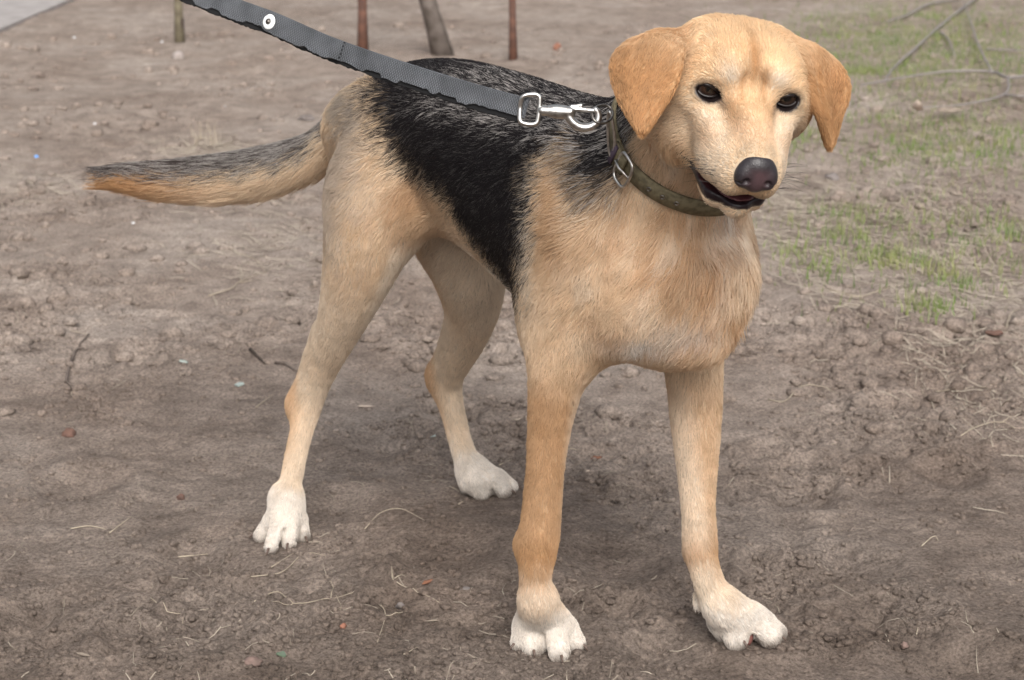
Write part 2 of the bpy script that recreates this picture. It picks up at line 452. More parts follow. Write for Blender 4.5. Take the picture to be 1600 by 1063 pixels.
hcone((0, -62, -40), (0, -34, -50), 36, 32, 18)           # throat
hell((-36, -27, -50), (23, 34, 25), 16); hell((-34, -52, -66), (30, 40, 30), 24)   # skin of cheek and throat gathered on the side the head turns to
# ears
def ear(rows, rad=0.0030):
    P = np.array([[W(*q) for q in r] for r in rows])
    tr = np.linspace(0, len(P) - 1, 14); P = catmull(P, tr)
    P = np.swapaxes(catmull(np.swapaxes(P, 0, 1), np.linspace(0, 2, 6)), 0, 1)
    G.sheet(P, rad, 0.005); return P
EAR_R = ear([[(1082, 56, 1.745), (1072, 52, 1.757), (1062, 58, 1.775)],
             [(1066, 74, 1.710), (1024, 54, 1.730), (988, 66, 1.765)],
             [(1060, 108, 1.694), (1010, 98, 1.714), (958, 98, 1.750)],
             [(1048, 142, 1.688), (1006, 142, 1.702), (963, 134, 1.732)],
             [(1028, 174, 1.688), (1004, 178, 1.696), (978, 170, 1.712)],
             [(1008, 204, 1.690), (1003, 206, 1.692), (998, 201, 1.696)]])
EAR_L = ear([[(1228, 62, 1.748), (1228, 60, 1.757), (1232, 68, 1.775)],
             [(1250, 86, 1.730), (1276, 78, 1.757), (1290, 88, 1.776)],
             [(1258, 120, 1.724), (1288, 114, 1.762), (1318, 118, 1.762)],
             [(1268, 155, 1.722), (1293, 150, 1.762), (1323, 148, 1.754)],
             [(1284, 192, 1.732), (1297, 188, 1.760), (1311, 182, 1.750)],
             [(1294, 226, 1.744), (1297, 227, 1.748), (1300, 222, 1.752)]])
hcone((0, 9, 20), (0, -28, 41), 2.0, 3.5, 9, cut=True)
hell((0, 16, 15), (9, 14, 8), 12, cut=True)               # stop
for s in (-1, 1): hell((28 * s, 38, -3), (8, 28, 9), 14, cut=True)   # flat side of the nose bridge
# mouth slit and eye openings
MOUTH = [((0, 50, -61.5), (42, 37, 4.6), hrot('x', 10)), ((0, 60, -60), (34, 26, 6.3), hrot('x', 8))]
for c, r, M in MOUTH: hell(c, r, 2, M, cut=True)
EYE = {}
def eye_fn(s):
    """almond opening of the lids: two shallow domes meeting in the corners"""
    M = EYE[s]; up = M[:, 2] * 0.001; c_ = Hd(33.2 * s, 3, -0.8)
    e1 = ellipsoid(c_ + 3.2 * up, (0.0112, 0.010, 0.0102), M); e2 = ellipsoid(c_ - 3.2 * up, (0.0112, 0.010, 0.0094), M)
    return lambda x, y, z: np.maximum(e1(x, y, z), e2(x, y, z))
for s in (-1, 1):
    yawm = hrot('z', -s * 14)                              # the eye looks forward and a little outward
    roll = yawm @ np.array([[math.cos(-s * .11), 0, math.sin(-s * .11)], [0, 1, 0], [-math.sin(-s * .11), 0, math.cos(-s * .11)]])
    EYE[s] = roll
    c_ = Hd(33.2 * s, 3, -0.8); G.cut(eye_fn(s), c_ - 0.016, c_ + 0.016, 0.0012)

verts, quads = G.mesh()
# keep the largest connected surface only
def largest_island(v, q):
    par = np.arange(len(v))
    lab = np.arange(len(v))
    for _ in range(200):
        m = lab[q].min(1); new = lab.copy()
        for i in range(4):
            np.minimum.at(new, q[:, i], m); np.minimum.at(new, lab[q[:, i]], m)
        new = new[new]; new = new[new]
        if (new == lab).all(): break
        lab = new
    big = np.bincount(lab).argmax(); keep = lab == big
    q = q[keep[q].all(1)]; re = np.cumsum(keep) - 1
    return v[keep], re[q]
verts, quads = largest_island(verts, quads)
# relax a little along the surface
def relax(v, q, it=2, lam=0.5):
    for _ in range(it):
        acc = np.zeros_like(v); cnt = np.zeros(len(v))
        for i in range(4):
            for j in (1, 3):
                np.add.at(acc, q[:, i], v[q[:, (i + j) % 4]]); np.add.at(cnt, q[:, i], 1)
        v = v + lam * (acc / cnt[:, None] - v)
    return v
verts = relax(verts, quads, 2, 0.45)
# ------------------------------------------------------------------ coat: colours and hair
TAN = np.array([0.72, 0.540, 0.365]); ORANGE = np.array([0.44, 0.245, 0.110]); CREAM = np.array([0.80, 0.705, 0.590])
PALE = np.array([0.78, 0.625, 0.460]); WHITE = np.array([0.78, 0.72, 0.655]); BLACK = np.array([0.020, 0.017, 0.0185])
SILVER = np.array([0.45, 0.42, 0.40]); BROWN = np.array([0.34, 0.215, 0.125]); GOLD = np.array([0.81, 0.605, 0.390])
EARC = np.array([0.60, 0.345, 0.165]); GREY = np.array([0.28, 0.255, 0.235])
LIP = np.array([0.016, 0.009, 0.011]); MUCOSA = np.array([0.10, 0.028, 0.030]); PINK = np.array([0.42, 0.17, 0.14])

SADDLE = np.array([(-0.46, 0.62), (-0.400, 0.520), (-0.345, 0.497), (-0.300, 0.470), (-0.275, 0.450), (-0.235, 0.437), (-0.190, 0.420), (-0.158, 0.385),
                   (-0.120, 0.352), (-0.085, 0.345), (-0.050, 0.370), (-0.034, 0.410), (-0.031, 0.450), (-0.031, 0.478), (-0.024, 0.498), (-0.010, 0.505),
                   (0.008, 0.490), (0.030, 0.464), (0.048, 0.470), (0.058, 0.500), (0.070, 0.545), (0.08, 0.62)])
def poly_sd(x, y, poly):
    """signed distance to a polygon, positive inside"""
    d = np.full(x.shape, 1e9); ins = np.zeros(x.shape, bool); n = len(poly)
    for i in range(n):
        ax, ay = poly[i]; bx, by = poly[(i + 1) % n]
        ex, ey = bx - ax, by - ay; wx, wy = x - ax, y - ay
        t = np.clip((wx * ex + wy * ey) / (ex * ex + ey * ey), 0, 1)
        d = np.minimum(d, np.hypot(wx - ex * t, wy - ey * t))
        c = ((ay > y) != (by > y)) & (x < ex * (y - ay) / (ey if abs(ey) > 1e-9 else 1e-9) + ax)
        ins ^= c
    return np.where(ins, d, -d)
def seg_dist(P, a, b):
    ab = b - a; t = np.clip(((P - a) @ ab) / max(ab @ ab, 1e-12), 0, 1)
    return np.linalg.norm(P - a - t[:, None] * ab, axis=1), t
def chain_near(P, ch):
    """distance to a limb's axis and the running position along it"""
    best = np.full(len(P), 9.0); pos = np.zeros(len(P)); rad = np.zeros(len(P))
    for i, ((a, ra), (b, rb)) in enumerate(zip(ch[:-1], ch[1:])):
        d, t = seg_dist(P, a, b); m = d < best; best[m] = d[m]; pos[m] = i + t[m]; rad[m] = (ra + (rb - ra) * t)[m]
    return best, pos, rad
EARP = {}
def ear_dist(P, E):
    q = E.reshape(-1, 3).astype(np.float32); P = P.astype(np.float32); d = np.full(len(P), 9.0, np.float32); row = np.zeros(len(P))
    for i, e in enumerate(q):
        dd = np.linalg.norm(P - e, axis=1); m = dd < d; d[m] = dd[m]; row[m] = i // E.shape[1]
    return d, row
def mouth_dist(P):
    return np.minimum.reduce([ellipsoid(Hd(*c), tuple(np.array(r) * .001), M)(P[:, 0], P[:, 1], P[:, 2]) for c, r, M in MOUTH])
def eye_dist(P):
    return np.minimum.reduce([eye_fn(s)(P[:, 0], P[:, 1], P[:, 2]) for s in EYE])

def hblob(h, c, r):
    """soft weight of a spot on the head, mirrored left and right"""
    q = (np.stack([np.abs(h[:, 0]), h[:, 1], h[:, 2]], 1) - np.array(c)) / np.array(r); return np.exp(-(q * q).sum(1))
def dblob(a, s, z, c, r, mirror=True):
    s = np.abs(s) if mirror else s
    q = (np.stack([a, s, z], 1) - np.array(c)) / np.array(r); return np.exp(-(q * q).sum(1))
def regions(P):
    a, s, z = toD(P); h = toH(P); R = {}
    R['head'] = sstep(78, 60, np.sqrt((h[:, 0] / 1.0) ** 2 + (np.maximum(np.abs(h[:, 1] - 10) - 60, 0)) ** 2 + (h[:, 2] + 25) ** 2)) * sstep(-95, -70, h[:, 1]) * sstep(-112, -96, h[:, 2])
    dr, rr = ear_dist(P, EAR_R); dl, rl = ear_dist(P, EAR_L)
    R['ear'] = sstep(0.0125, 0.0085, np.minimum(dr, dl)); R['earrow'] = np.where(dr < dl, rr, rl); R['ear_is_r'] = dr < dl
    for n, ch in (('rf', RF), ('lf', LF), ('rh', RH), ('lh', LH), ('tl', TL)):
        R[n] = chain_near(P, ch)
    return a, s, z, h, R

def coat(P, N, rnd, rnd2, hair=True):
    """colour of the hair growing at P (surface normal N); rnd, rnd2 are one random number per hair (0.5 for the skin)"""
    a, s, z, h, R = regions(P)
    n1 = fbm(P, 0.030, 3, 3) - 0.5; n2 = fbm(P, 0.012, 2, 9) - 0.5; n3 = vnoise(P, 0.0055, 21) - 0.5
    C = np.tile(TAN, (len(P), 1))
    def mix(col, w):
        nonlocal C
        w = np.clip(w, 0, 1)[:, None]; C = C * (1 - w) + col * w
    soft = lambda w, k=0.35: sstep(0.5 - k, 0.5 + k, w + (rnd - 0.5) * 0.45 + n2 * 0.5)
    # body tones
    mix(PALE, soft(0.55 + n1 * 1.2))
    mix(ORANGE, 0.55 * soft(dblob(a, s, z, (-0.005, 0.100, 0.45), (0.030, 0.06, 0.09)) * 0.9))
    mix(CREAM, 0.8 * soft(sstep(0.40, 0.345, z) * sstep(-0.02, -0.09, a) * sstep(-0.40, -0.33, a) * sstep(0.11, 0.08, np.abs(s))))      # belly
    mix(CREAM, 0.55 * soft(dblob(a, s, z, (-0.040, 0.105, 0.43), (0.022, 0.06, 0.085))))
    # thigh: pale behind, warm in front
    th = sstep(-0.24, -0.30, a)
    mix(np.array([0.49, 0.415, 0.35]), 0.85 * th * soft(dblob(a, s, z, (-0.365, 0.11, 0.43), (0.06, 0.08, 0.12))))
    mix(BROWN * 1.35, 0.60 * soft(dblob(a, s, z, (-0.262, 0.085, 0.425), (0.028, 0.04, 0.030)) * 1.05))
    mix(ORANGE, 0.45 * soft(dblob(a, s, z, (-0.272, 0.085, 0.395), (0.022, 0.05, 0.050))))
    # chest
    mix(BROWN * 1.5, 0.55 * soft(dblob(a, s, z, (0.100, -0.02, 0.405), (0.05, 0.045, 0.036), False) * (0.9 + 0.6 * n1)))
    mix(CREAM, 0.65 * soft(dblob(a, s, z, (0.095, 0.065, 0.37), (0.06, 0.035, 0.10), False)))
    mix(WHITE, 1.3 * dblob(a, s, z, (0.115, 0.008, 0.438), (0.05, 0.024, 0.022), False) * (0.8 + n2))
    mix(WHITE, 1.5 * (0.9 + n2) * np.maximum(dblob(a, s, z, (0.100, -0.030, 0.352), (0.06, 0.026, 0.015), False), dblob(a, s, z, (0.080, -0.055, 0.336), (0.06, 0.026, 0.013), False)))
    mix(BROWN * 1.6, 0.5 * soft(dblob(a, s, z, (0.100, 0.01, 0.362), (0.05, 0.030, 0.012), False)))
    mix(ORANGE * 1.25, 0.45 * soft(sstep(0.0, 0.09, a) * (0.42 + n1 * 1.6)) * (1 - R['head']))
    tuft = fbm(P * np.array([1, 1, 0.45]), 0.016, 2, 61)
    mix(BROWN * 1.35, 0.55 * sstep(0.52, 0.78, tuft) * sstep(-0.03, 0.05, a) * (1 - R['head']) * sstep(0.30, 0.36, z))
    mix(CREAM, 0.45 * sstep(0.50, 0.25, tuft) * sstep(-0.03, 0.05, a) * (1 - R['head']) * sstep(0.30, 0.36, z))
    # saddle
    sd = poly_sd(a, z + 0.10 * np.maximum(0.06 - np.abs(s), 0), SADDLE) + n1 * 0.022 + n2 * 0.014
    notTail = 1 - sstep(-0.47, -0.50, a)
    blk = sstep(-0.014, 0.014, sd + (rnd - 0.5) * np.where(a > -0.015, 0.016, 0.034)) * (1 - R['ear']) * (1 - R['head']) * notTail
    front = sstep(-0.10, -0.03, a)
    fringe = np.exp(-(sd / 0.017) ** 2) * sstep(-0.20, -0.06, a)
    mix(CREAM * 0.95, 0.75 * fringe * sstep(0.5, 0.25, rnd2) * (1 - R['head']) * (1 - R['ear']))
    mix(BLACK, blk)
    top = sstep(0.490, 0.515, z) * sstep(-0.33, -0.20, a)
    mix(SILVER, blk * sstep(0.0, -0.10, rnd2 + 0.5 * n2 - 0.30 - 0.24 * top) * np.clip(0.95 * top + 0.6 * fringe + 0.24, 0, 1))
    mix(BROWN * 0.35, blk * 0.55 * sstep(0.42, 0.30, z) * sstep(0.5, 0.9, rnd2))
    mix(GREY, (1 - blk) * 0.75 * soft(dblob(a, s, z, (-0.395, 0.05, 0.495), (0.055, 0.06, 0.030)) * 0.95) * (1 - R['ear']))
    neckbrown = dblob(a, s, z, (0.035, 0.072, 0.490), (0.035, 0.03, 0.05)) * (1 - R['head'])
    mix(BROWN * 1.4, 0.5 * sstep(0.35, 0.8, neckbrown + (rnd - 0.5) * 0.6 + n3 * 0.6) * (1 - blk))
    # legs
    for n in ('rf', 'lf'):
        d, p, r = R[n]; on = sstep(0.035, 0.012, d - r) * sstep(0.8, 1.8, p)
        mix(ORANGE * 1.0, on * (0.74 if n == 'rf' else 0.32))
        side = ((P - (RF if n == 'rf' else LF)[3][0]) @ LT) * (1 if n == 'rf' else -1)
        mix(CREAM, on * (0.42 if n == 'rf' else 0.62) * sstep(0.002, 0.020, side))
        mix(ORANGE * 1.05, on * (0.55 if n == 'lf' else 0.35) * np.exp(-((p - 5.3) / 0.55) ** 2))
        mix(CREAM, 0.7 * sstep(0.034, 0.012, d - r) * sstep(5.4, 7.2, p + n2))
    for n in ('rh', 'lh'):
        d, p, r = R[n]; on = sstep(0.030, 0.010, d - r) * sstep(2.2, 3.4, p)
        ch = RH if n == 'rh' else LH
        back = -((P - ch[6][0]) @ HD)
        mix(ORANGE * 1.3, on * 0.55 * sstep(-0.016, 0.024, back))
        mix(CREAM, on * 0.6 * sstep(0.004, -0.016, back))
        mix(WHITE, sstep(0.034, 0.012, d - r) * sstep(7.6, 9.0, p + 1.5 * n2))
    # everything down at the toes is white, dirty at the sole
    for tip in PAWTIPS:
        w = sstep(0.070, 0.050, np.linalg.norm(P - tip, axis=1)); zz = (0.066, 0.018) if tip[1] < 2.0 else (0.074, 0.016)
        mix(WHITE, w * sstep(*zz, z + n2 * 0.02))
    dirt = sstep(0.020, 0.002, z + n1 * 0.012 + n3 * 0.010); mix(np.array([0.20, 0.155, 0.125]), 0.8 * dirt)
    # tail
    d, p, r = R['tl']; on = sstep(0.030, 0.014, d - r) * sstep(-0.455, -0.49, a)
    up = N[:, 2] + n2 * 0.7
    mix(PALE, on); mix(ORANGE * 1.15, on * sstep(3.2, 5.6, p) * 0.9)
    tg = on * sstep(-0.05, 0.45, up + (rnd - 0.5) * 0.7)
    mix(np.where((rnd2 < 0.62)[:, None], BLACK * 2.5, SILVER * 0.7), tg * 0.95)
    mix(BLACK * 1.5, on * sstep(5.6, 6.6, p + n2) * sstep(-0.2, 0.3, up))
    # head
    hd = R['head'] * (1 - R['ear'])
    mix(GOLD, hd)
    OR = np.array([0.56, 0.320, 0.150])
    mix(CREAM, hd * 0.75 * np.clip(hblob(h, (26, 42, -32), (20, 46, 26)) * 1.3, 0, 1))
    mix(CREAM, hd * 0.60 * np.clip(hblob(h, (44, -14, -34), (22, 34, 26)), 0, 1))
    mix(OR, hd * 0.45 * sstep(0.0, 0.35, n1 + 0.05) * sstep(10, 30, h[:, 2]))
    mix(CREAM, hd * 0.95 * hblob(h, (20, 2, 19), (9, 30, 8)))
    mix(CREAM, hd * 0.7 * hblob(h, (31, 6, -15), (15, 30, 5)))
    mix(OR * 0.9, hd * 0.95 * hblob(h, (0, 0, 28), (4.5, 40, 18)))
    mix(OR * 0.95, hd * 0.70 * hblob(h, (9.5, 8, 14), (3.2, 30, 12)))
    mix(OR * 0.95, hd * 0.80 * hblob(h, (12, 24, -4), (9, 24, 10)))
    mix(OR * 0.8, hd * 0.75 * hblob(h, (34, 14, -26), (5, 30, 11)))
    mix(OR, hd * 0.45 * hblob(h, (27, 38, -26), (4, 10, 12)))
    mix(OR, hd * 0.65 * hblob(h, (52, -26, 0), (10, 16, 40)))
    mix(BROWN, hd * 0.55 * hblob(h, (34, 0, 9), (12, 30, 2.2)))
    mix(np.array([0.62, 0.40, 0.32]), hd * 0.5 * hblob(h, (0, 55, -6), (13, 20, 9)))
    mix(WHITE, hd * 0.7 * hblob(h, (0, 55, -84), (30, 40, 12)))
    mix(ORANGE, hd * 0.5 * hblob(h, (48, 5, -62), (12, 20, 12)))
    mix(GREY * 0.8, hd * 0.6 * hblob(h, (0, 76, -8), (15, 9, 6)))
    mix(GREY * 0.5, hd * 0.45 * hblob(h, (0, 74, -48), (20, 16, 8)))
    mix(np.array([0.10, 0.05, 0.035]), hd * 0.75 * hblob(h, (20, 6, -4.5), (4.5, 14, 3.2)))
    mix(np.array([0.13, 0.075, 0.05]), hd * 0.60 * sstep(0.0075, 0.0015, eye_dist(P)))
    mix(np.array([0.10, 0.055, 0.04]), hd * 0.7 * hblob(h, (20, 7, -7), (5, 14, 4)))
    # ears
    tone = np.where(R['earrow'] < 3, 0.0, 1.0)
    mix(EARC * (0.92 + 0.5 * n1)[:, None], R['ear'] * (0.55 + 0.4 * sstep(1, 6, R['earrow'])) )
    mix(GOLD, R['ear'] * 0.35 * sstep(5, 0, R['earrow']))
    # between the toes
    C = C * (1 + 0.16 * n3[:, None] + 0.20 * n2[:, None])
    if hair: C = C * (0.94 + 0.14 * rnd[:, None])
    return np.clip(C, 0.004, 0.92)

PAWTIPS = [0.5 * (b + c) for a_, b, c, r_ in TOES]
def bare(P):
    """0 where skin is naked (lips, eyes, nose)"""
    md = mouth_dist(P); ed = eye_dist(P); h = toH(P)
    nose = ellipsoid(Hd(0, 86, -22), (0.0175, 0.013, 0.0155), HM)(P[:, 0], P[:, 1], P[:, 2])
    low = h[:, 2] < -61
    lipw = np.where(low, 0.0050 + 0.004 * sstep(-0, 30, np.abs(h[:, 0])), 0.0012)
    return (md > lipw) & (ed > 0.0026) & (nose > 0.0006), md, ed, lipw

# skin
VN = G.grad(verts)
skin = coat(verts, VN, np.full(len(verts), 0.5), np.full(len(verts), 0.5), False) * 0.72
ok, md, ed, lipw = bare(verts)
w = sstep(lipw + 0.0012, lipw - 0.0006, md)[:, None]; skin = skin * (1 - w) + LIP * w
inside = sstep(0.0005, -0.001, G.value(verts) * 0 + md)[:, None]
hh = toH(verts); deep = (sstep(60, 40, hh[:, 1]) * sstep(0.0015, 0.0, md))[:, None]
skin = skin * (1 - 0.6 * deep) + MUCOSA * 0.6 * deep
w = sstep(0.0032, 0.0018, ed)[:, None]; skin = skin * (1 - w) + np.array([0.012, 0.008, 0.008]) * w
wet = np.clip(sstep(lipw + 0.001, lipw - 0.001, md) + sstep(0.003, 0.0015, ed), 0, 1)
m_skin = material('dog_skin', rough=0.75, attr='coat', bump=(900, 0.3, 0.0006))
nt = m_skin.node_tree; at = nt.nodes.new('ShaderNodeAttribute'); at.attribute_name = 'wet'
mr = nt.nodes.new('ShaderNodeMapRange'); mr.inputs[3].default_value = 0.8; mr.inputs[4].default_value = 0.3
nt.links.new(at.outputs['Fac'], mr.inputs[0]); nt.links.new(mr.outputs[0], nt.nodes['Principled BSDF'].inputs['Roughness'])
dog = mesh_obj('dog', verts, quads, m_skin)
tag(dog, 'golden tan dog with a black saddle standing on the bare soil', 'dog')
set_color(dog, 'coat', skin)
_w = dog.data.attributes.new('wet', 'FLOAT', 'POINT'); _w.data.foreach_set('value', wet.astype(np.float32))

# hair flow guides: (place, direction, reach, hair length, lift)
GUIDE = []
def guide(p, d, reach, length, lift=0.22): GUIDE.append((np.asarray(p, float), nrm(d), reach, length, lift))
UP = np.array([0, 0, 1.0])
for s in (-1, 1):
    for a in np.arange(-0.46, 0.0, 0.055):
        guide(D(a, 0.02 * s, 0.53), -HD - 0.05 * UP, 0.045, 0.018, 0.20)
        guide(D(a, 0.085 * s, 0.47), -HD - 0.45 * UP, 0.045, 0.015, 0.18)
        guide(D(a, 0.085 * s, 0.40), -HD - 0.75 * UP, 0.045, 0.014, 0.18)
        guide(D(a, 0.04 * s, 0.33), -HD - 0.5 * UP, 0.045, 0.015, 0.22)
    guide(D(-0.04, 0.11 * s, 0.46), -0.9 * HD - 0.8 * UP, 0.05, 0.015, 0.18)
    guide(D(-0.02, 0.11 * s, 0.40), -0.5 * HD - 1.0 * UP, 0.05, 0.015, 0.18)
    guide(D(-0.01, 0.11 * s, 0.33), -0.3 * HD - 1.0 * UP, 0.04, 0.012, 0.16)
    guide(D(0.06, 0.09 * s, 0.45), -0.6 * HD - 1.0 * UP + 0.2 * s * LT, 0.04, 0.017, 0.20)
    guide(D(0.07, 0.08 * s, 0.38), -0.4 * HD - 1.0 * UP + 0.35 * s * LT, 0.04, 0.018, 0.22)
    guide(D(0.08, 0.06 * s, 0.34), -0.3 * HD - 0.9 * UP - 0.3 * s * LT, 0.03, 0.020, 0.25)
    guide(D(-0.45, 0.06 * s, 0.47), -0.7 * HD - 0.9 * UP, 0.05, 0.020, 0.2)
    guide(D(-0.40, 0.10 * s, 0.42), -0.35 * HD - 1.0 * UP, 0.05, 0.017, 0.18)
    guide(D(-0.33, 0.10 * s, 0.40), -0.35 * HD - 1.0 * UP, 0.04, 0.016, 0.18)
    guide(D(-0.27, 0.08 * s, 0.38), -0.9 * HD - 0.6 * UP, 0.03, 0.020, 0.25)
guide(D(0.11, 0.0, 0.44), -1.0 * UP - 0.1 * HD, 0.04, 0.029, 0.30)
guide(D(0.11, 0.0, 0.39), -1.0 * UP, 0.04, 0.029, 0.30)
guide(D(0.10, 0.0, 0.345), -1.0 * UP - 0.3 * LT, 0.03, 0.022, 0.3)
guide(D(0.07, 0.0, 0.30), -1.0 * HD, 0.04, 0.014, 0.2)
ndir = nrm(NB - NT)
for t in (0.05, 0.35, 0.65, 0.95):
    c = NT + t * (NB - NT)
    for k in range(8):
        q = k / 8 * 2 * math.pi; u = nrm(np.cross(ndir, [0, 0, 1])); v = np.cross(ndir, u)
        guide(c + 0.065 * (math.cos(q) * u + math.sin(q) * v), ndir - 0.35 * UP, 0.035, 0.017 + 0.012 * t, 0.28)
for ch, ln in ((RF, 0.0075), (LF, 0.0075), (RH, 0.0085), (LH, 0.0085)):
    for i in range(len(ch) - 1):
        (a, ra), (b, rb) = ch[i], ch[i + 1]
        big = (ch is RH or ch is LH) and i < 3
        guide(0.5 * (a + b), (b - a) if not big else -UP - 0.3 * HD, 0.02 + 0.9 * ra, (0.016 - 0.002 * i) if big else ln + (0.004 if i < 2 else 0), 0.15)
for i in range(len(TL) - 1):
    (a, ra), (b, rb) = TL[i], TL[i + 1]
    guide(0.5 * (a + b), nrm(b - a) * 1.0, 0.03, (0.020, 0.024, 0.028, 0.030, 0.030, 0.030, 0.026)[i], 0.13)
    guide(0.5 * (a + b) - np.array([0, 0, ra + .01]), nrm(b - a) * 1.0 - 0.35 * UP, 0.025, (0.024, 0.032, 0.042, 0.044, 0.040, 0.034, 0.026)[i], 0.16)
for a, b, c, r in TOES:
    guide(b, c - b, 0.018, 0.0024, 0.10); guide(c, c - b, 0.014, 0.0020, 0.10); guide(0.5 * (a + b), c - a, 0.018, 0.0042, 0.12)
def hguide(x, y, z, d, reach, ln, lift=0.18):
    for s in ((-1, 1) if x else (1,)): guide(Hd(x * s, y, z), HM @ np.array([d[0] * s, d[1], d[2]], float), reach, ln, lift)
hguide(0, 75, -8, (0, -1, .1), .018, .0025); hguide(0, 50, -6, (0, -1, .2), .018, .0035); hguide(0, 25, 2, (0, -1, .5), .018, .0045)
hguide(0, 0, 24, (0, -.6, 1), .02, .006); hguide(0, -30, 38, (0, -1, .3), .03, .008); hguide(0, -70, 34, (0, -1, -.4), .03, .012)
hguide(20, 0, 20, (.6, -.5, .7), .012, .006); hguide(40, -15, 12, (.6, -1, .2), .02, .006); hguide(35, 2, -14, (.5, -1, -.3), .016, .005)
hguide(26, 35, -20, (.2, -1, -.15), .02, .004); hguide(22, 60, -35, (.2, -1, -.6), .016, .0035); hguide(34, 25, -45, (.2, -1, -.6), .016, .0045)
hguide(48, -30, -25, (.1, -1, -.5), .025, .010); hguide(52, -45, -40, (.25, -.8, -.7), .03, .013); hguide(18, 45, -86, (0, -1, -.2), .025, .006); hguide(0, 0, -85, (0, -1, -.3), .03, .010)
for E in (EAR_R, EAR_L):
    for i in range(0, E.shape[0] - 1, 2):
        for j in (0, 2, 5): guide(E[i, j], E[min(i + 3, E.shape[0] - 1), j] - E[i, j] , 0.016, 0.0065, 0.13)

NCOL_N = nrm([0.28, -0.56, 0.78]); NCOL_C = np.array([0.160, 1.848, 0.507])
def regions_head(P):
    h = toH(P); return ((h[:, 1] > -60) & (h[:, 2] > -95)).astype(float)
def grow(n_hair, seed=3):
    rng = np.random.default_rng(seed)
    v = verts; q = quads
    T = np.concatenate([q[:, [0, 1, 2]], q[:, [0, 2, 3]]])
    ar = 0.5 * np.linalg.norm(np.cross(v[T[:, 1]] - v[T[:, 0]], v[T[:, 2]] - v[T[:, 0]]), axis=1)
    gp = np.array([g[0] for g in GUIDE]); gd = np.array([g[1] for g in GUIDE]); gr = np.array([g[2] for g in GUIDE]); gl = np.array([g[3] for g in GUIDE]); gf = np.array([g[4] for g in GUIDE])
    gp, gd = gp.astype(np.float32), gd.astype(np.float32)
    def fields(P):
        P = P.astype(np.float32)
        D_ = np.zeros((len(P), 3)); L = np.zeros(len(P)); F = np.zeros(len(P)); Wt = np.zeros(len(P))
        for i in range(len(gp)):
            w = np.exp(-(((P - gp[i]) ** 2).sum(1)) / gr[i] ** 2) + 1e-9
            D_ += w[:, None] * gd[i]; L += w * gl[i]; F += w * gf[i]; Wt += w
        return D_, L / Wt, F / Wt
    cen = v[T].mean(1)
    sub = cen[::16]; _, Ls, _ = fields(sub)                                  # rough length map for the density
    ln = np.repeat(Ls, 16)[:len(cen)] if len(Ls) * 16 >= len(cen) else np.resize(np.repeat(Ls, 16), len(cen))
    pr = ar * (0.014 / np.clip(ln, 0.004, 0.04)) ** 0.75; pr /= pr.sum()
    t = rng.choice(len(T), n_hair, p=pr)
    r1 = np.sqrt(rng.random(n_hair)); r2 = rng.random(n_hair)
    P = (1 - r1)[:, None] * v[T[t, 0]] + (r1 * (1 - r2))[:, None] * v[T[t, 1]] + (r1 * r2)[:, None] * v[T[t, 2]]
    ok, *_ = bare(P); ok &= P[:, 2] > 0.003; P = P[ok]; n = len(P)
    N = G.grad(P); Dv, L, F = fields(P)
    Dv = Dv - (Dv * N).sum(1)[:, None] * N; Dv = nrm(Dv)
    B = np.cross(N, Dv)
    rough = np.clip((L - 0.006) / 0.016, 0, 1)
    ang = (vnoise(P, 0.022, 31) - 0.5) * 0.95 * rough + (vnoise(P, 0.008, 32) - 0.5) * (0.45 + 0.6 * rough) + rng.normal(0, 0.10, n)
    dt_, pt_, rt_ = chain_near(P, TL); ont = sstep(0.02, 0.005, dt_ - rt_) * (pt_ > 1.0); ang = ang * (1 - 0.75 * ont)
    Tn = Dv * np.cos(ang)[:, None] + B * np.sin(ang)[:, None]
    lift = np.clip(F + (vnoise(P, 0.010, 33) - 0.5) * 0.22 + rng.normal(0, 0.05, n), 0.09, 0.6)
    cd = (P - NCOL_C) @ NCOL_N; band_ = sstep(0.0135, 0.0105, np.abs(cd)) * sstep(0.105, 0.090, np.linalg.norm(P - NCOL_C, axis=1)) * (1 - regions_head(P))
    L = L * np.where(eye_dist(P) < 0.008, 0.5, 1.0)
    near = np.exp(-((cd - 0.020) / 0.010) ** 2) * sstep(0.105, 0.09, np.linalg.norm(P - NCOL_C, axis=1))
    L = L * (1 - 0.90 * band_) * (1 - 0.35 * near); lift = lift * (1 - 0.8 * band_)
    L = L * (0.72 + 0.5 * rng.random(n)) * (0.85 + 0.35 * vnoise(P, 0.015, 34))
    rnd, rnd2 = rng.random(n), rng.random(n)
    Cc = coat(P, N, rnd, rnd2)
    K = 4; S = np.array([0, 0.36, 0.72, 1.0])
    pts = np.zeros((n, K, 3), np.float32)
    bend = (rng.normal(0, 0.10, n) + (vnoise(P, 0.012, 35) - 0.5) * 0.3 * rough)[:, None]
    for k, sv in enumerate(S):
        pts[:, k] = P - 0.0004 * N + (L * sv)[:, None] * (Tn * np.cos(lift)[:, None] + B * (bend * sv)) + (L * np.sin(lift) * (sv - 0.55 * sv * sv))[:, None] * N
    for k in range(1, K):                                    # hairs lie on the skin, never under it
        need = (0.0005 + 0.0004 * k + 0.0006 * rnd2 * k) * np.clip(L / 0.014, 0.35, 1) - G.value(pts[:, k]); pts[:, k] += np.clip(need, 0, 0.01)[:, None] * N
    pts[:, :, 2] = np.maximum(pts[:, :, 2], 0.001)
    keep = np.ones(n, bool)
    nearh = np.nonzero(np.linalg.norm(P - H0, axis=1) < 0.09)[0]
    for k in range(1, K): keep[nearh] &= eye_dist(pts[nearh, k].astype(float)) > 0.0012
    return pts[keep], Cc[keep], L[keep]
HAIR_N = 330000
pts, hcol, hlen = grow(HAIR_N)
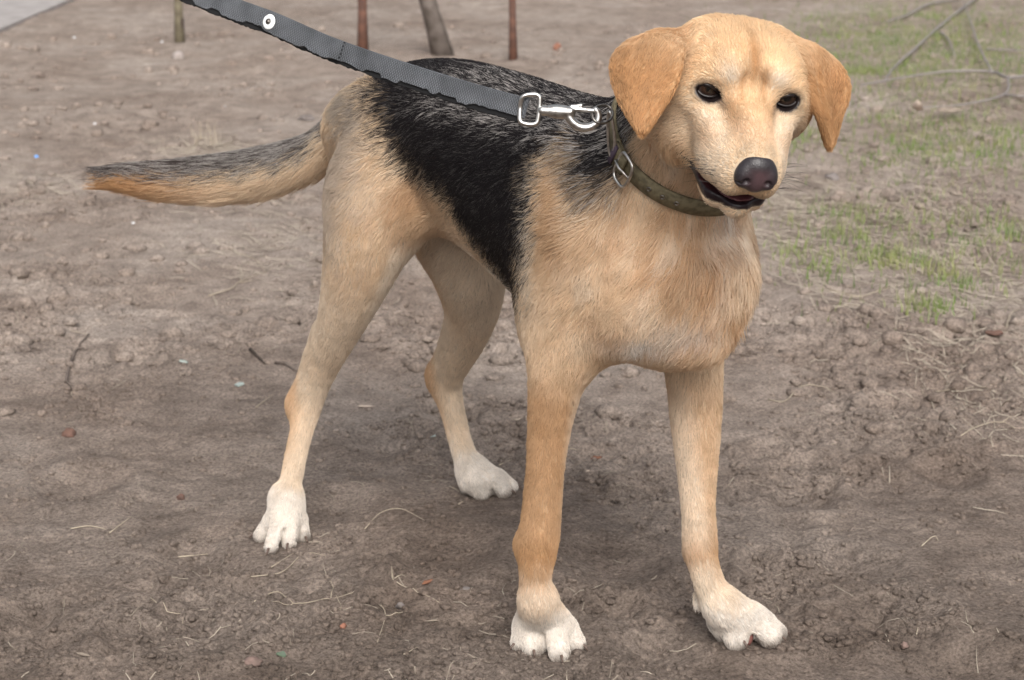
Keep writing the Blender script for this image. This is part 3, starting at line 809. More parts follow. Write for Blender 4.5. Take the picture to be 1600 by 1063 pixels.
def curves_obj(name, pts, radius, mat, parent, color=None):
    n, K = pts.shape[:2]
    cu = bpy.data.hair_curves.new(name); cu.add_curves([K] * n)
    cu.attributes['position'].data.foreach_set('vector', pts.astype(np.float32).ravel())
    ra = cu.attributes.get('radius') or cu.attributes.new('radius', 'FLOAT', 'POINT')
    ra.data.foreach_set('value', np.asarray(radius, np.float32).ravel())
    if color is not None:
        ca = cu.attributes.new('coat', 'FLOAT_COLOR', 'CURVE'); c4 = np.ones((n, 4), np.float32); c4[:, :3] = color; ca.data.foreach_set('color', c4.ravel())
    cu.materials.append(mat)
    o = bpy.data.objects.new(name, cu); COL.objects.link(o); o.parent = parent; return o
scene.cycles_curves.shape = 'RIBBONS'; scene.cycles_curves.subdivisions = 2
m_fur = material('dog_fur', rough=0.5, spec=0.22, attr='coat')
_nt = m_fur.node_tree; _tr = _nt.nodes.new('ShaderNodeBsdfTranslucent'); _mx = _nt.nodes.new('ShaderNodeMixShader'); _mx.inputs[0].default_value = 0.35
_at = [n_ for n_ in _nt.nodes if n_.type == 'ATTRIBUTE'][0]; _out = [n_ for n_ in _nt.nodes if n_.type == 'OUTPUT_MATERIAL'][0]      # hair lets light through
_nt.links.new(_at.outputs['Color'], _tr.inputs['Color']); _nt.links.new(_nt.nodes['Principled BSDF'].outputs[0], _mx.inputs[1]); _nt.links.new(_tr.outputs[0], _mx.inputs[2]); _nt.links.new(_mx.outputs[0], _out.inputs['Surface'])
rr = (0.00021 + 0.00009 * np.clip((hlen - 0.004) / 0.014, 0, 1))[:, None] * np.array([1.0, 0.95, 0.7, 0.2])[None]
fur = curves_obj('fur', pts, rr, m_fur, dog, hcol); fur['kind'] = 'stuff'
# ------------------------------------------------------------------ nose, eyes, claws, tongue, whiskers (parts of the dog)
def small_grid(center, half, h): return Grid(np.asarray(center) - half, np.asarray(center) + half, h)
def tube(path, radius, sides=10, closed=False, flat=None):
    """mesh of a round bar along a path; radius per point"""
    P = np.asarray(path, float); n = len(P); r = np.broadcast_to(np.asarray(radius, float), (n,))
    if closed: Tn = nrm(np.roll(P, -1, 0) - np.roll(P, 1, 0))
    else: Tn = nrm(np.gradient(P, axis=0))
    ref = np.array([0, 0, 1.0]) if abs(Tn[0, 2]) < 0.9 else np.array([1.0, 0, 0])
    U = []; u = nrm(np.cross(Tn[0], ref))
    for t in Tn:
        u = nrm(u - (u @ t) * t); U.append(u)
    U = np.array(U); V_ = np.cross(Tn, U)
    ang = np.arange(sides) / sides * 2 * math.pi
    vs_ = P[:, None] + r[:, None, None] * (np.cos(ang)[None, :, None] * U[:, None] + np.sin(ang)[None, :, None] * V_[:, None])
    F_ = []
    m = n if closed else n - 1
    for i in range(m):
        j = (i + 1) % n
        for k in range(sides):
            k2 = (k + 1) % sides; F_.append((i * sides + k, i * sides + k2, j * sides + k2, j * sides + k))
    if not closed:
        F_.append(tuple(range(sides))[::-1]); F_.append(tuple((n - 1) * sides + k for k in range(sides)))
    return vs_.reshape(-1, 3), F_
def merge(parts):
    V_, F_ = [], []; o = 0
    for v, f in parts:
        V_.append(np.asarray(v)); F_ += [tuple(int(i) + o for i in t) for t in f]; o += len(v)
    return np.concatenate(V_), F_

# nose leather
gN = small_grid(Hd(0, 86, -24), 0.027, 0.0007)
hell((0, 84, -19), (15.5, 11, 13.5), 4, g=gN); hell((0, 87, -28), (10, 9, 10), 5, g=gN)
for s in (-1, 1):
    hell((10.0 * s, 87, -24.5), (8.0, 8.5, 10.5), 3.5, g=gN)
    hell((9.0 * s, 97, -25), (3.6, 4.5, 3.4), 1.4, hrot('y', s * 25), cut=True, g=gN)
    hcone((10.5 * s, 97, -27.5), (17 * s, 90, -28.5), 1.6, 1.0, 1.2, g=gN, cut=True)
hcone((0, 98.5, -24), (0, 96.5, -38), 0.8, 0.9, 1.4, g=gN, cut=True)
nv, nq = gN.mesh(); nv = relax(nv, nq, 1, 0.4)
nh = toH(nv); n_t = fbm(nv, 0.006, 2, 77)
ncol = np.tile(np.array([0.022, 0.018, 0.021]), (len(nv), 1))
wp = (np.exp(-((nh[:, 0] - 1) / 9) ** 2) * sstep(88, 95, nh[:, 1]) * sstep(-10, -18, nh[:, 2]) * (0.5 + n_t))[:, None]
ncol = ncol * (1 - 0.85 * np.clip(wp, 0, 1)) + np.array([0.080, 0.045, 0.050]) * 0.85 * np.clip(wp, 0, 1)
m_nose = material('nose_leather', rough=0.36, spec=0.5, attr='coat')
_nt = m_nose.node_tree; _vo = _nt.nodes.new('ShaderNodeTexVoronoi'); _vo.inputs['Scale'].default_value = 1100
_tc = _nt.nodes.new('ShaderNodeTexCoord'); _nt.links.new(_tc.outputs['Object'], _vo.inputs['Vector'])
_bp = _nt.nodes.new('ShaderNodeBump'); _bp.inputs['Strength'].default_value = 0.5; _bp.inputs['Distance'].default_value = 0.0004
_nt.links.new(_vo.outputs['Distance'], _bp.inputs['Height']); _nt.links.new(_bp.outputs[0], _nt.nodes['Principled BSDF'].inputs['Normal'])
nose = mesh_obj('nose', nv, nq, m_nose, dog); set_color(nose, 'coat', ncol)

# eyes
m_lid = material('lid_margin', (0.014, 0.009, 0.009), 0.35, spec=0.5)
m_eye = material('eye', rough=0.05, spec=0.6, attr='coat')
for s in (-1, 1):
    bpy.ops.mesh.primitive_uv_sphere_add(segments=48, ring_count=32, radius=0.0118)
    o = bpy.context.object; o.name = 'eye'; o.data.name = 'eye'
    o.data.polygons.foreach_set('use_smooth', np.ones(len(o.data.polygons), bool)); o.data.materials.append(m_eye)
    co = np.zeros(len(o.data.vertices) * 3); o.data.vertices.foreach_get('co', co); co = nrm(co.reshape(-1, 3))
    look = nrm(W(800, 200, 0.4) * np.array([1, 1, 1]) - Hd(32 * s, -9, 0))
    look = nrm(HY * 0.6 + np.array([0.16, -0.92, 0.12]) * 0.8)
    ca = co @ look; an = np.degrees(np.arccos(np.clip(ca, -1, 1)))
    ec = np.tile(np.array([0.06, 0.04, 0.035]), (len(co), 1))
    w_ = sstep(46, 40, an)[:, None]; ec = ec * (1 - w_) + np.array([0.030, 0.014, 0.008]) * w_
    w_ = sstep(24, 20, an)[:, None]; ec = ec * (1 - w_) + np.array([0.002, 0.002, 0.002]) * w_
    set_color(o, 'coat', ec); ec_ = Hd(32.8 * s, -7.8, -0.8); o.location = ec_; o.parent = dog
    # dark lid margin: an almond line lying on the eyeball
    M = EYE[s]; rim = []; rr2 = []
    for q in np.linspace(0, 2 * math.pi, 44, endpoint=False):
        cx, cz = math.cos(q), math.sin(q); inner = 1.0 if cx * s < 0 else 0.0
        x_ = 9.8 * cx * (1 + 0.16 * inner * abs(cx) ** 3); z_ = (5.8 if cz > 0 else 4.6) * abs(cz) ** 1.25 * np.sign(cz) - 1.0 * inner * abs(cx) ** 3
        y_ = math.sqrt(max(12.4 ** 2 - x_ * x_ - z_ * z_, 1.0)); rim.append(ec_ + M @ np.array([x_, y_, z_]) * 0.001); rr2.append(0.00150 if cz > 0 else 0.00115)
    mesh_obj('eyelid_rim', *tube(rim, rr2, 8, True), m_lid, dog)
# tongue in the open mouth
gT = small_grid(Hd(0, 40, -66), 0.05, 0.0016)
hell((0, 36, -66.5), (20, 28, 3.0), 2, hrot('x', 3), g=gT)
tv, tq = gT.mesh(); mesh_obj('tongue', tv, tq, material('tongue', (0.13, 0.045, 0.05), 0.35, spec=0.5), dog)
# claws
m_claw = material('claw', (0.11, 0.075, 0.06), 0.4, spec=0.4)
for a_, b_, c_, r_ in TOES:
    f_ = nrm((c_ - b_) * np.array([1, 1, 0])); p0 = c_ + f_ * r_ * 0.72 + np.array([0, 0, 0.001])
    path = [p0, p0 + f_ * 0.003 + UP * 0.0003, p0 + f_ * 0.006 - UP * 0.002, p0 + f_ * 0.008 - UP * 0.005]
    path = np.array(path); path[:, 2] = np.maximum(path[:, 2], 0.0012)
    v_, f2 = tube(path, [0.0016, 0.0015, 0.0011, 0.0004], 8); mesh_obj('claw', v_, f2, m_claw, dog)
# bare skin between the toes of each paw
m_web = material('toe_skin', (0.22, 0.095, 0.080), 0.6)
for px, py, zc, w_ in ((850, 1004, .012, .0050), (1170, 996, .013, .0050), (412, 836, .011, .0045), (461, 832, .012, .0045), (770, 765, .012, .0050)):
    mid = WG(px, py, zc) + np.array([0, .004, 0]); g_ = small_grid(mid, 0.016, 0.0012); g_.ell(mid, (w_, .007, .010), None, 0.002)
    v_, q_ = g_.mesh(); mesh_obj('toe_web', v_, q_, m_web, dog)
# whiskers
wp_, wr_ = [], []
rng_ = np.random.default_rng(5)
for s in (-1, 1):
    for k in range(13):
        x, y, z = s * (20 + 6 * rng_.random()), 48 + 22 * rng_.random(), -34 - 14 * rng_.random()
        d = nrm(HM @ np.array([s * 0.9, -0.55 + 0.3 * rng_.random(), -0.25 + 0.3 * rng_.random()])); L = 0.020 + 0.022 * rng_.random()
        p0 = Hd(x, y, z); wp_.append([p0, p0 + d * L * .33, p0 + d * L * .66 - UP * .001, p0 + d * L - UP * .004]); wr_.append([.00022, .0002, .00014, .00004])
whisk = curves_obj('whiskers', np.array(wp_), np.array(wr_), material('whisker', (0.03, 0.025, 0.022), 0.4), dog); whisk['kind'] = 'stuff'
# ------------------------------------------------------------------ collar
CN = nrm(NCOL_N); CU = nrm(np.cross(CN, [0, 0, 1.0])); CV = np.cross(CN, CU)
ang = np.arange(144) / 144 * 2 * math.pi
dirs = np.cos(ang)[:, None] * CU + np.sin(ang)[:, None] * CV
rs = np.zeros(144)
for i, d_ in enumerate(dirs):
    t_ = np.arange(0.03, 0.115, 0.0008); val = G.value(NCOL_C + t_[:, None] * d_)
    k = np.nonzero(val > 0)[0]; rs[i] = t_[k[0]] if len(k) else 0.075
rs = np.minimum(rs, np.median(rs) * 1.18)
for _ in range(14): rs = 0.5 * rs + 0.25 * (np.roll(rs, 1) + np.roll(rs, -1))
rs += 0.0055
def col_pt(th, off=0.0, out=0.0):
    k = (th % (2 * math.pi)) / (2 * math.pi) * 144; i = int(k) % 144; f = k - int(k)
    r = rs[i] * (1 - f) + rs[(i + 1) % 144] * f + out
    return NCOL_C + r * (math.cos(th) * CU + math.sin(th) * CV) + off * CN
def band(thetas, width, thick, out=0.0, closed=True, wob=0.0):
    """strap section swept round the neck"""
    n = len(thetas); V_ = []
    for i, t in enumerate(thetas):
        w = width / 2; e = thick / 2
        for off, o in ((-w, -e), (-w + .0012, e), (w - .0012, e), (w, -e)):
            V_.append(col_pt(t, off + wob * math.sin(3 * t), out + o))
    F_ = []
    for i in range(n if closed else n - 1):
        j = (i + 1) % n
        for k in range(4): F_.append((i * 4 + k, i * 4 + (k + 1) % 4, j * 4 + (k + 1) % 4, j * 4 + k))
    if not closed: F_ += [(3, 2, 1, 0), tuple((n - 1) * 4 + k for k in range(4))]
    return np.array(V_), F_
m_olive = material('olive_strap', (0.165, 0.140, 0.085), 0.75, noise=(160, 5, (0.085, 0.070, 0.042), 0.42, 0.66), bump=(700, 0.6, 0.0006))
m_metal = material('nickel', (0.62, 0.61, 0.59), 0.30, metal=1.0, noise=(220, 4, (0.36, 0.34, 0.32), 0.45, 0.7), bump=(500, 0.15, 0.0003))
m_dark_metal = material('worn_steel', (0.30, 0.29, 0.27), 0.38, metal=1.0, noise=(260, 4, (0.12, 0.10, 0.09), 0.4, 0.65))
def th_of(px, py):
    """angle round the collar whose strap lies nearest that spot of the photo, on the visible side"""
    best = min(((np.hypot(*(proj(col_pt(t)) - np.array([px, py]))) + 2000 * max(0, axd(col_pt(t)) - axd(NCOL_C))), t) for t in np.linspace(0, 2 * math.pi, 720))
    return best[1]
collar = empty('dog_collar', NCOL_C); tag(collar, 'olive green collar with a wire buckle round the dog\'s neck', 'collar')
def put(name, v, f, mat, parent, smooth=True):
    o = mesh_obj(name, np.asarray(v) - np.asarray(parent.location), f, mat, parent, smooth); return o
T_B = th_of(988, 252)             # buckle
step = 0.02 if th_of(1060, 308) > T_B else -0.02
sg = 1 if step > 0 else -1
v_, f_ = band(np.arange(0, 144) / 144 * 2 * math.pi, 0.019, 0.0028); strap = put('strap', v_, f_, m_olive, collar)
# strap end folded back round the buckle bar, raised over the band
ths = T_B + sg * np.linspace(-0.28, 0.02, 12)
v_, f_ = band(ths, 0.021, 0.0035, 0.0034, False); put('folded_end', v_, f_, m_olive, collar)
# buckle: oval wire frame lying on the band, prong across, keeper behind it
def on_band(th, off, out): return col_pt(T_B + sg * th, off, out)
fr = []
for q in np.linspace(0, 2 * math.pi, 36, endpoint=False):
    cx, cy = math.cos(q), math.sin(q)
    fr.append(on_band(0.04 + 0.14 * np.sign(cx) * abs(cx) ** 0.6, 0.0155 * np.sign(cy) * abs(cy) ** 0.6, 0.0062 + 0.002 * cx))
v_, f_ = tube(fr, 0.0015, 8, True); buckle = put('buckle', v_, f_, m_metal, collar)
v_, f_ = tube([on_band(-0.11, 0, .0065), on_band(0.0, 0, .0085), on_band(0.19, 0, .0080)], [0.0013, 0.0013, 0.0010], 8); put('prong', v_, f_, m_metal, collar).parent = buckle
for k in (0.42, 0.60, 0.78):      # eyelets punched in the strap
    c = on_band(k, 0, 0.0016); u = nrm(on_band(k + .02, 0, .0016) - c); v2 = CN
    v_, f_ = tube([c + 0.0019 * (math.cos(q) * u + math.sin(q) * v2) for q in np.linspace(0, 2 * math.pi, 14, endpoint=False)], 0.0007, 6, True)
    put('eyelet', v_, f_, m_dark_metal, collar)
# D-ring and the split ring the leash clips on
RING = W(941, 180, 1.800)
PA = on_band(-0.22, 0.004, 0.006); 
T_K = on_band(-0.20, 0, .006)
dr = []
a0, a1 = T_K + CN * 0.010, T_K - CN * 0.010
tipp = RING + np.array([0.006, 0.004, 0.002])
for q in np.linspace(0, 2 * math.pi, 30, endpoint=False):
    cx, cy = math.cos(q), math.sin(q)
    c = 0.5 * (T_K + tipp); dr.append(c + cx * 0.5 * (tipp - T_K) + np.sign(cy) * abs(cy) ** .8 * 0.0075 * CN * (1 - 0.35 * cx))
v_, f_ = tube(dr, 0.0014, 8, True); put('d_ring', v_, f_, m_metal, collar)
v_, f_ = band(T_B + sg * np.linspace(-0.235, -0.165, 5), 0.0215, 0.0025, 0.0062, False); put('keeper', v_, f_, material('purple_tape', (0.07, 0.05, 0.075), 0.6), collar)

# ------------------------------------------------------------------ leash with snap hook
LEASH = [W(822, 172, 1.800), W(760, 155, 1.830), W(690, 134, 1.865), W(600, 105, 1.910), W(510, 73, 1.955), W(425, 36, 2.000), W(340, 4, 2.045), W(250, -34, 2.095), W(120, -90, 2.17), W(-60, -175, 2.28)]
lp = catmull(np.array(LEASH), np.linspace(0, len(LEASH) - 1, 420))
lt = nrm(np.gradient(lp, axis=0)); view = nrm(np.array([0, 0, CAM_H]) - lp)
tw = 0.10 * np.sin(np.linspace(0, 5, 420))[:, None]
lw = nrm(np.cross(lt, view) + tw * view); lw *= np.sign(lw[:, 2:3]); ln_ = nrm(np.cross(lw, lt)); ln_ *= np.sign((ln_ * view).sum(1))[:, None]
leash = empty('leash', LEASH[0]); tag(leash, 'grey woven leash with frayed black lower edge clipped to the dog\'s collar', 'leash')
arc = np.concatenate([[0], np.cumsum(np.linalg.norm(np.diff(lp, axis=0), axis=1))])
def ribbon(name, i0, i1, up_w, low_w, thick, lift, mat, jag=None, parent=leash):
    idx = np.arange(i0, i1); V_, UVs = [], []
    for i in idx:
        lo = low_w + (jag[i] if jag is not None else 0)
        for w_, o_ in ((up_w, -thick / 2), (up_w - .0006, thick / 2), (-lo + .0006, thick / 2), (-lo, -thick / 2)):
            V_.append(lp[i] + lw[i] * w_ + ln_[i] * (lift + o_)); UVs.append((arc[i], w_, 0))
    n = len(idx); F_ = []
    for i in range(n - 1):
        for k in range(4): F_.append((i * 4 + k, i * 4 + (k + 1) % 4, i * 4 + 4 + (k + 1) % 4, i * 4 + 4 + k))
    F_ += [(3, 2, 1, 0), tuple((n - 1) * 4 + k for k in range(4))]
    o = put(name, np.array(V_), F_, mat, parent, False)
    at_ = o.data.attributes.new('along', 'FLOAT_VECTOR', 'POINT'); at_.data.foreach_set('vector', np.array(UVs, np.float32).ravel())
    return o
def webbing(name, c1, c2):
    m = bpy.data.materials.new(name); m.use_nodes = True; nt = m.node_tree; b = nt.nodes['Principled BSDF']; b.inputs['Roughness'].default_value = 0.75
    at_ = nt.nodes.new('ShaderNodeAttribute'); at_.attribute_name = 'along'
    sep = nt.nodes.new('ShaderNodeSeparateXYZ'); nt.links.new(at_.outputs['Vector'], sep.inputs[0])
    def sn(sock, f, ph=0.0):
        a_ = nt.nodes.new('ShaderNodeMath'); a_.operation = 'MULTIPLY_ADD'; a_.inputs[1].default_value = f; a_.inputs[2].default_value = ph; nt.links.new(sock, a_.inputs[0])
        s_ = nt.nodes.new('ShaderNodeMath'); s_.operation = 'SINE'; nt.links.new(a_.outputs[0], s_.inputs[0]); return s_.outputs[0]
    k_ = 2 * math.pi / 0.0030
    p_ = nt.nodes.new('ShaderNodeMath'); p_.operation = 'MULTIPLY'; nt.links.new(sn(sep.outputs[0], k_), p_.inputs[0]); nt.links.new(sn(sep.outputs[1], k_ * 0.8), p_.inputs[1])
    mr_ = nt.nodes.new('ShaderNodeMapRange'); mr_.inputs[1].default_value = -1; nt.links.new(p_.outputs[0], mr_.inputs[0])
    no = nt.nodes.new('ShaderNodeTexNoise'); no.inputs['Scale'].default_value = 45; no.inputs['Detail'].default_value = 6
    tc_ = nt.nodes.new('ShaderNodeTexCoord'); nt.links.new(tc_.outputs['Object'], no.inputs['Vector'])
    mx = nt.nodes.new('ShaderNodeMix'); mx.data_type = 'RGBA'; mx.inputs[6].default_value = (*c2, 1); mx.inputs[7].default_value = (*c1, 1); nt.links.new(mr_.outputs[0], mx.inputs[0])
    m2 = nt.nodes.new('ShaderNodeMix'); m2.data_type = 'RGBA'; m2.blend_type = 'MULTIPLY'; m2.inputs[0].default_value = 0.9
    r2 = nt.nodes.new('ShaderNodeMapRange'); r2.inputs[1].default_value = 0.3; r2.inputs[2].default_value = 0.7; r2.inputs[3].default_value = 0.55; r2.inputs[4].default_value = 1.15; nt.links.new(no.outputs[0], r2.inputs[0])
    cb = nt.nodes.new('ShaderNodeCombineXYZ')
    for i in range(3): nt.links.new(r2.outputs[0], cb.inputs[i])
    nt.links.new(mx.outputs[2], m2.inputs[6]); nt.links.new(cb.outputs[0], m2.inputs[7]); nt.links.new(m2.outputs[2], b.inputs['Base Color'])
    bp = nt.nodes.new('ShaderNodeBump'); bp.inputs['Strength'].default_value = 0.7; bp.inputs['Distance'].default_value = 0.0005
    nt.links.new(p_.outputs[0], bp.inputs['Height']); nt.links.new(bp.outputs[0], b.inputs['Normal']); return m
m_web1 = webbing('grey_webbing', (0.135, 0.143, 0.158), (0.050, 0.054, 0.062)); m_blackweb = material('frayed_black', (0.012, 0.012, 0.013), 0.9)
q3 = np.stack([arc, 0 * arc, 0 * arc], 1)
jag = -0.0030 * sstep(0.55, 0.72, vnoise(q3, 0.018, 3)) - 0.0012 * vnoise(q3, 0.004, 4) + 0.0006
jag2 = 0.0004 + 0.0012 * vnoise(q3, 0.003, 6) + 0.0010 * vnoise(q3, 0.02, 7)
ribbon('strap', 0, 420, 0.0105, 0.0105, 0.0022, 0.0, m_web1, jag)
ribbon('frayed_edge', 8, 420, 0.004, 0.0108, 0.0016, -0.0021, m_blackweb, jag2)
# folded-over end of the strap held by a riveted washer
k0 = int(np.argmin(np.linalg.norm(proj(lp) - np.array([425, 36]), axis=1)))
fold = ribbon('folded_end', k0 - 60, k0 + 9, 0.0108, 0.0104, 0.0022, 0.0024, m_web1, jag)
ce = lp[k0] + ln_[k0] * 0.0042
def disc(c, n, r0, r1, h, seg=28):
    u = nrm(np.cross(n, [0, 0, 1.0])); v2 = np.cross(n, u); V_ = []; F_ = []
    prof = [(r0, 0), (r0, h), (0.5 * (r0 + r1), h * 1.4), (r1 - .0006, h), (r1, 0)]
    for q in np.linspace(0, 2 * math.pi, seg, endpoint=False):
        for r, z in prof: V_.append(c + r * (math.cos(q) * u + math.sin(q) * v2) + z * n)
    k = len(prof)
    for i in range(seg):
        j = (i + 1) % seg
        for t in range(k - 1): F_.append((i * k + t, i * k + t + 1, j * k + t + 1, j * k + t))
    return np.array(V_), F_
v_, f_ = disc(ce, ln_[k0], 0.0020, 0.0076, 0.0010); washer = put('washer', v_, f_, material('white_washer', (0.80, 0.82, 0.82), 0.35, noise=(300, 3, (0.5, 0.5, 0.5), 0.55, 0.75)), leash)
g_ = small_grid(ce, 0.006, 0.0005); g_.ell(ce + ln_[k0] * 0.0006, (0.0030, 0.0030, 0.0030), None, 0.001); v_, q_ = g_.mesh(); put('rivet', v_, q_, m_dark_metal, leash).parent = washer

# snap hook, cast metal; its own frame: X towards the collar ring, Z up the picture, N towards the viewer's side
S0 = W(848, 173, 1.797); SX = nrm(W(936, 182, 1.795) - S0); SN = nrm(np.array([0, 0, CAM_H]) - S0); SN = nrm(SN - (SN @ SX) * SX); SZ = np.cross(SN, SX) * 1.0
if SZ[2] < 0: SZ = -SZ
def S(x, z, n=0.0): return S0 + 0.001 * (x * SX + z * SZ + n * SN)
snap = empty('snap_hook', S0); tag(snap, 'silver metal snap hook joining the grey leash to the collar ring', 'snap hook')
gS = small_grid(S(24, 0), 0.036, 0.0006)
gS.cone(S(0, 0), S(10, 0.3), .0045, .0040, .001); gS.cone(S(9, 0.5), S(24, 1.0), .0042, .0050, .0015)
SMf = np.stack([SX, SZ, SN], 1)
gS.ell(S(14, 0.4), (.013, .0062, .0042), SMf, .002)
arcp = [S(22, 0.0), S(25, -5), S(30, -9.2), S(36, -11.2), S(42, -10.4), S(47, -7), S(49.5, -2), S(48.6, 3), S(46, 5.5)]
ap = catmull(np.array(arcp), np.linspace(0, len(arcp) - 1, 28)); ar_ = np.interp(np.linspace(0, 1, 28), [0, .3, .6, 1], [.0044, .0038, .0034, .0026])
for i in range(27): gS.cone(ap[i], ap[i + 1], ar_[i], ar_[i + 1], .0004)
v_, q_ = gS.mesh(); v_ = relax(v_, q_, 1, .4); put('hook_body', v_, q_, m_metal, snap)
gS = small_grid(S(34, 4), 0.020, 0.0006); gS.cone(S(23, 4.0), S(46, 4.4), .0023, .0021, .001); gS.cone(S(25, 6), S(33, 7.6), .0019, .0019, .001); gS.cone(S(33, 7.6), S(33.5, 4), .0018, .0018, .001)
v_, q_ = gS.mesh(); put('bolt', v_, q_, m_metal, snap)
# swivel eye through which the strap is looped
lo_ = [S(-3, 0), S(-3.2, 6), S(-4, 11.5), S(-8, 13.4), S(-15, 12.2), S(-19, 9.5), S(-20, 0, -2.5), S(-19, -10.5), S(-15, -13), S(-8, -13), S(-4, -11), S(-3.2, -6)]
lq = catmull(np.array(lo_ + lo_[:1]), np.linspace(0, len(lo_), 60))[:-1]
v_, f_ = tube(lq, 0.0021, 10, True); put('swivel_eye', v_, f_, m_metal, snap)
# strap looped round the far bar of the swivel eye
# split ring between hook and D-ring
rc = 0.5 * (S(47, 0) + tipp); ru = nrm(tipp - S(47, 0)); rv = nrm(np.cross(ru, SN) + 0.55 * SN)
v_, f_ = tube([rc + (0.5 * np.linalg.norm(tipp - S(47, 0)) + .004) * math.cos(q) * ru + 0.0095 * math.sin(q) * rv for q in np.linspace(0, 2 * math.pi, 32, endpoint=False)], 0.0013, 8, True)
put('ring', v_, f_, m_dark_metal, collar)
# ------------------------------------------------------------------ ground
CONTACT = np.array([c_[:2] for _, _, c_, _ in TOES])
def n2d(x, y, scale, seed, oct=1): 
    p = np.stack([x, y, np.zeros_like(x)], -1)
    return fbm(p, scale, oct, seed) if oct > 1 else vnoise(p, scale, seed)
def gz(x, y):
    """height of the soil"""
    x = np.asarray(x, float); y = np.asarray(y, float); sh = x.shape; x = x.ravel(); y = y.ravel()
    wx = x + 0.02 * (n2d(x, y, 0.06, 51) - .5); wy = y + 0.02 * (n2d(x, y, 0.06, 52) - .5)
    h = 0.030 * (n2d(x, y, 0.55, 41, 2) - .5) + 0.012 * (n2d(wx, wy, 0.16, 42, 2) - .5)
    rough = sstep(0.40, 0.62, n2d(x, y, 0.28, 43, 2))                       # trampled, crumbly places
    rid = 1 - np.abs(2 * n2d(wx, wy, 0.055, 44, 2) - 1)
    h = h + (0.004 + 0.015 * rough) * (rid - .6) + (0.002 + 0.007 * rough) * (n2d(wx, wy, 0.022, 45, 2) - .5)
    near = sstep(5.0, 3.0, y)
    h = h + near * (0.0025 + 0.0060 * rough) * (n2d(x, y, 0.010, 46, 2) - .5)
    pit = sstep(0.56, 0.80, n2d(wx, wy, 0.016, 61)) * sstep(0.35, 0.6, n2d(x, y, 0.07, 62))
    h = h - near * (0.0025 + 0.0060 * rough) * pit
    # hoof-like dents and old paw prints
    for (px, py, r, dep) in DENTS:
        d2 = ((x - px) / r) ** 2 + ((y - py) / (r * 1.3)) ** 2
        h = h - dep * np.exp(-d2 * 1.6) + 0.45 * dep * np.exp(-(np.sqrt(d2) - 1.35) ** 2 * 9)
    d = np.min(np.hypot(x[:, None] - CONTACT[None, :, 0], y[:, None] - CONTACT[None, :, 1]), 1)
    k = sstep(0.075, 0.020, d); h = h * (1 - k) + k * (0.0035 + 0.2 * np.clip(h, -.01, .01)) + 0.004 * np.exp(-((d - 0.030) / 0.010) ** 2)
    return h.reshape(sh)
DENTS = []
for px, py, r in ((210, 560, .035), (310, 990, .05), (60, 975, .06), (560, 500, .03), (700, 640, .04), (600, 690, .045), (330, 870, .05), (1280, 560, .05), (1340, 880, .045), (1390, 960, .05), (1480, 730, .04), (1500, 1040, .06), (40, 520, .05), (1240, 760, .05), (180, 235, .05), (960, 890, .05), (1020, 760, .04), (700, 880, .05), (1420, 640, .05), (880, 660, .04), (480, 500, .04), (250, 470, .05), (1050, 1030, .05), (130, 760, .05), (520, 800, .05)):
    g0 = WG(px, py); DENTS.append((g0[0], g0[1], r, 0.008 + 0.10 * r))
def axis(lo, hi, fine_lo, fine_hi, d0, growth, dmax=60):
    c = [fine_lo]
    while c[-1] < fine_hi: c.append(c[-1] + d0)
    d = d0
    while c[-1] < hi: d = min(d * growth, dmax); c.append(c[-1] + d)
    l = [fine_lo]; d = d0
    while l[-1] > lo: d = min(d * growth, dmax); l.append(l[-1] - d)
    return np.array(l[::-1][:-1] + c)
gx = axis(-400, 400, -0.66, 0.68, 0.0031, 1.05); 
gy = [1.58]
while gy[-1] < 9: gy.append(gy[-1] + 0.0032 * (gy[-1] / 1.8) ** 1.9)
d_ = gy[-1] - gy[-2]
while gy[-1] < 700: d_ *= 1.2; gy.append(gy[-1] + d_)
lo_y = [1.58]; d_ = 0.0032
while lo_y[-1] > -60: d_ *= 1.12; lo_y.append(lo_y[-1] - d_)
gy = np.array(lo_y[::-1][:-1] + gy)
X, Yg = np.meshgrid(gx, gy, indexing='xy'); Zg = gz(X, Yg)
fade = sstep(60, 12, np.hypot(X, Yg)); Zg = Zg * fade
nx, ny = len(gx), len(gy); ii = np.arange(nx * ny).reshape(ny, nx)
gq = np.stack([ii[:-1, :-1], ii[:-1, 1:], ii[1:, 1:], ii[1:, :-1]], -1).reshape(-1, 4)
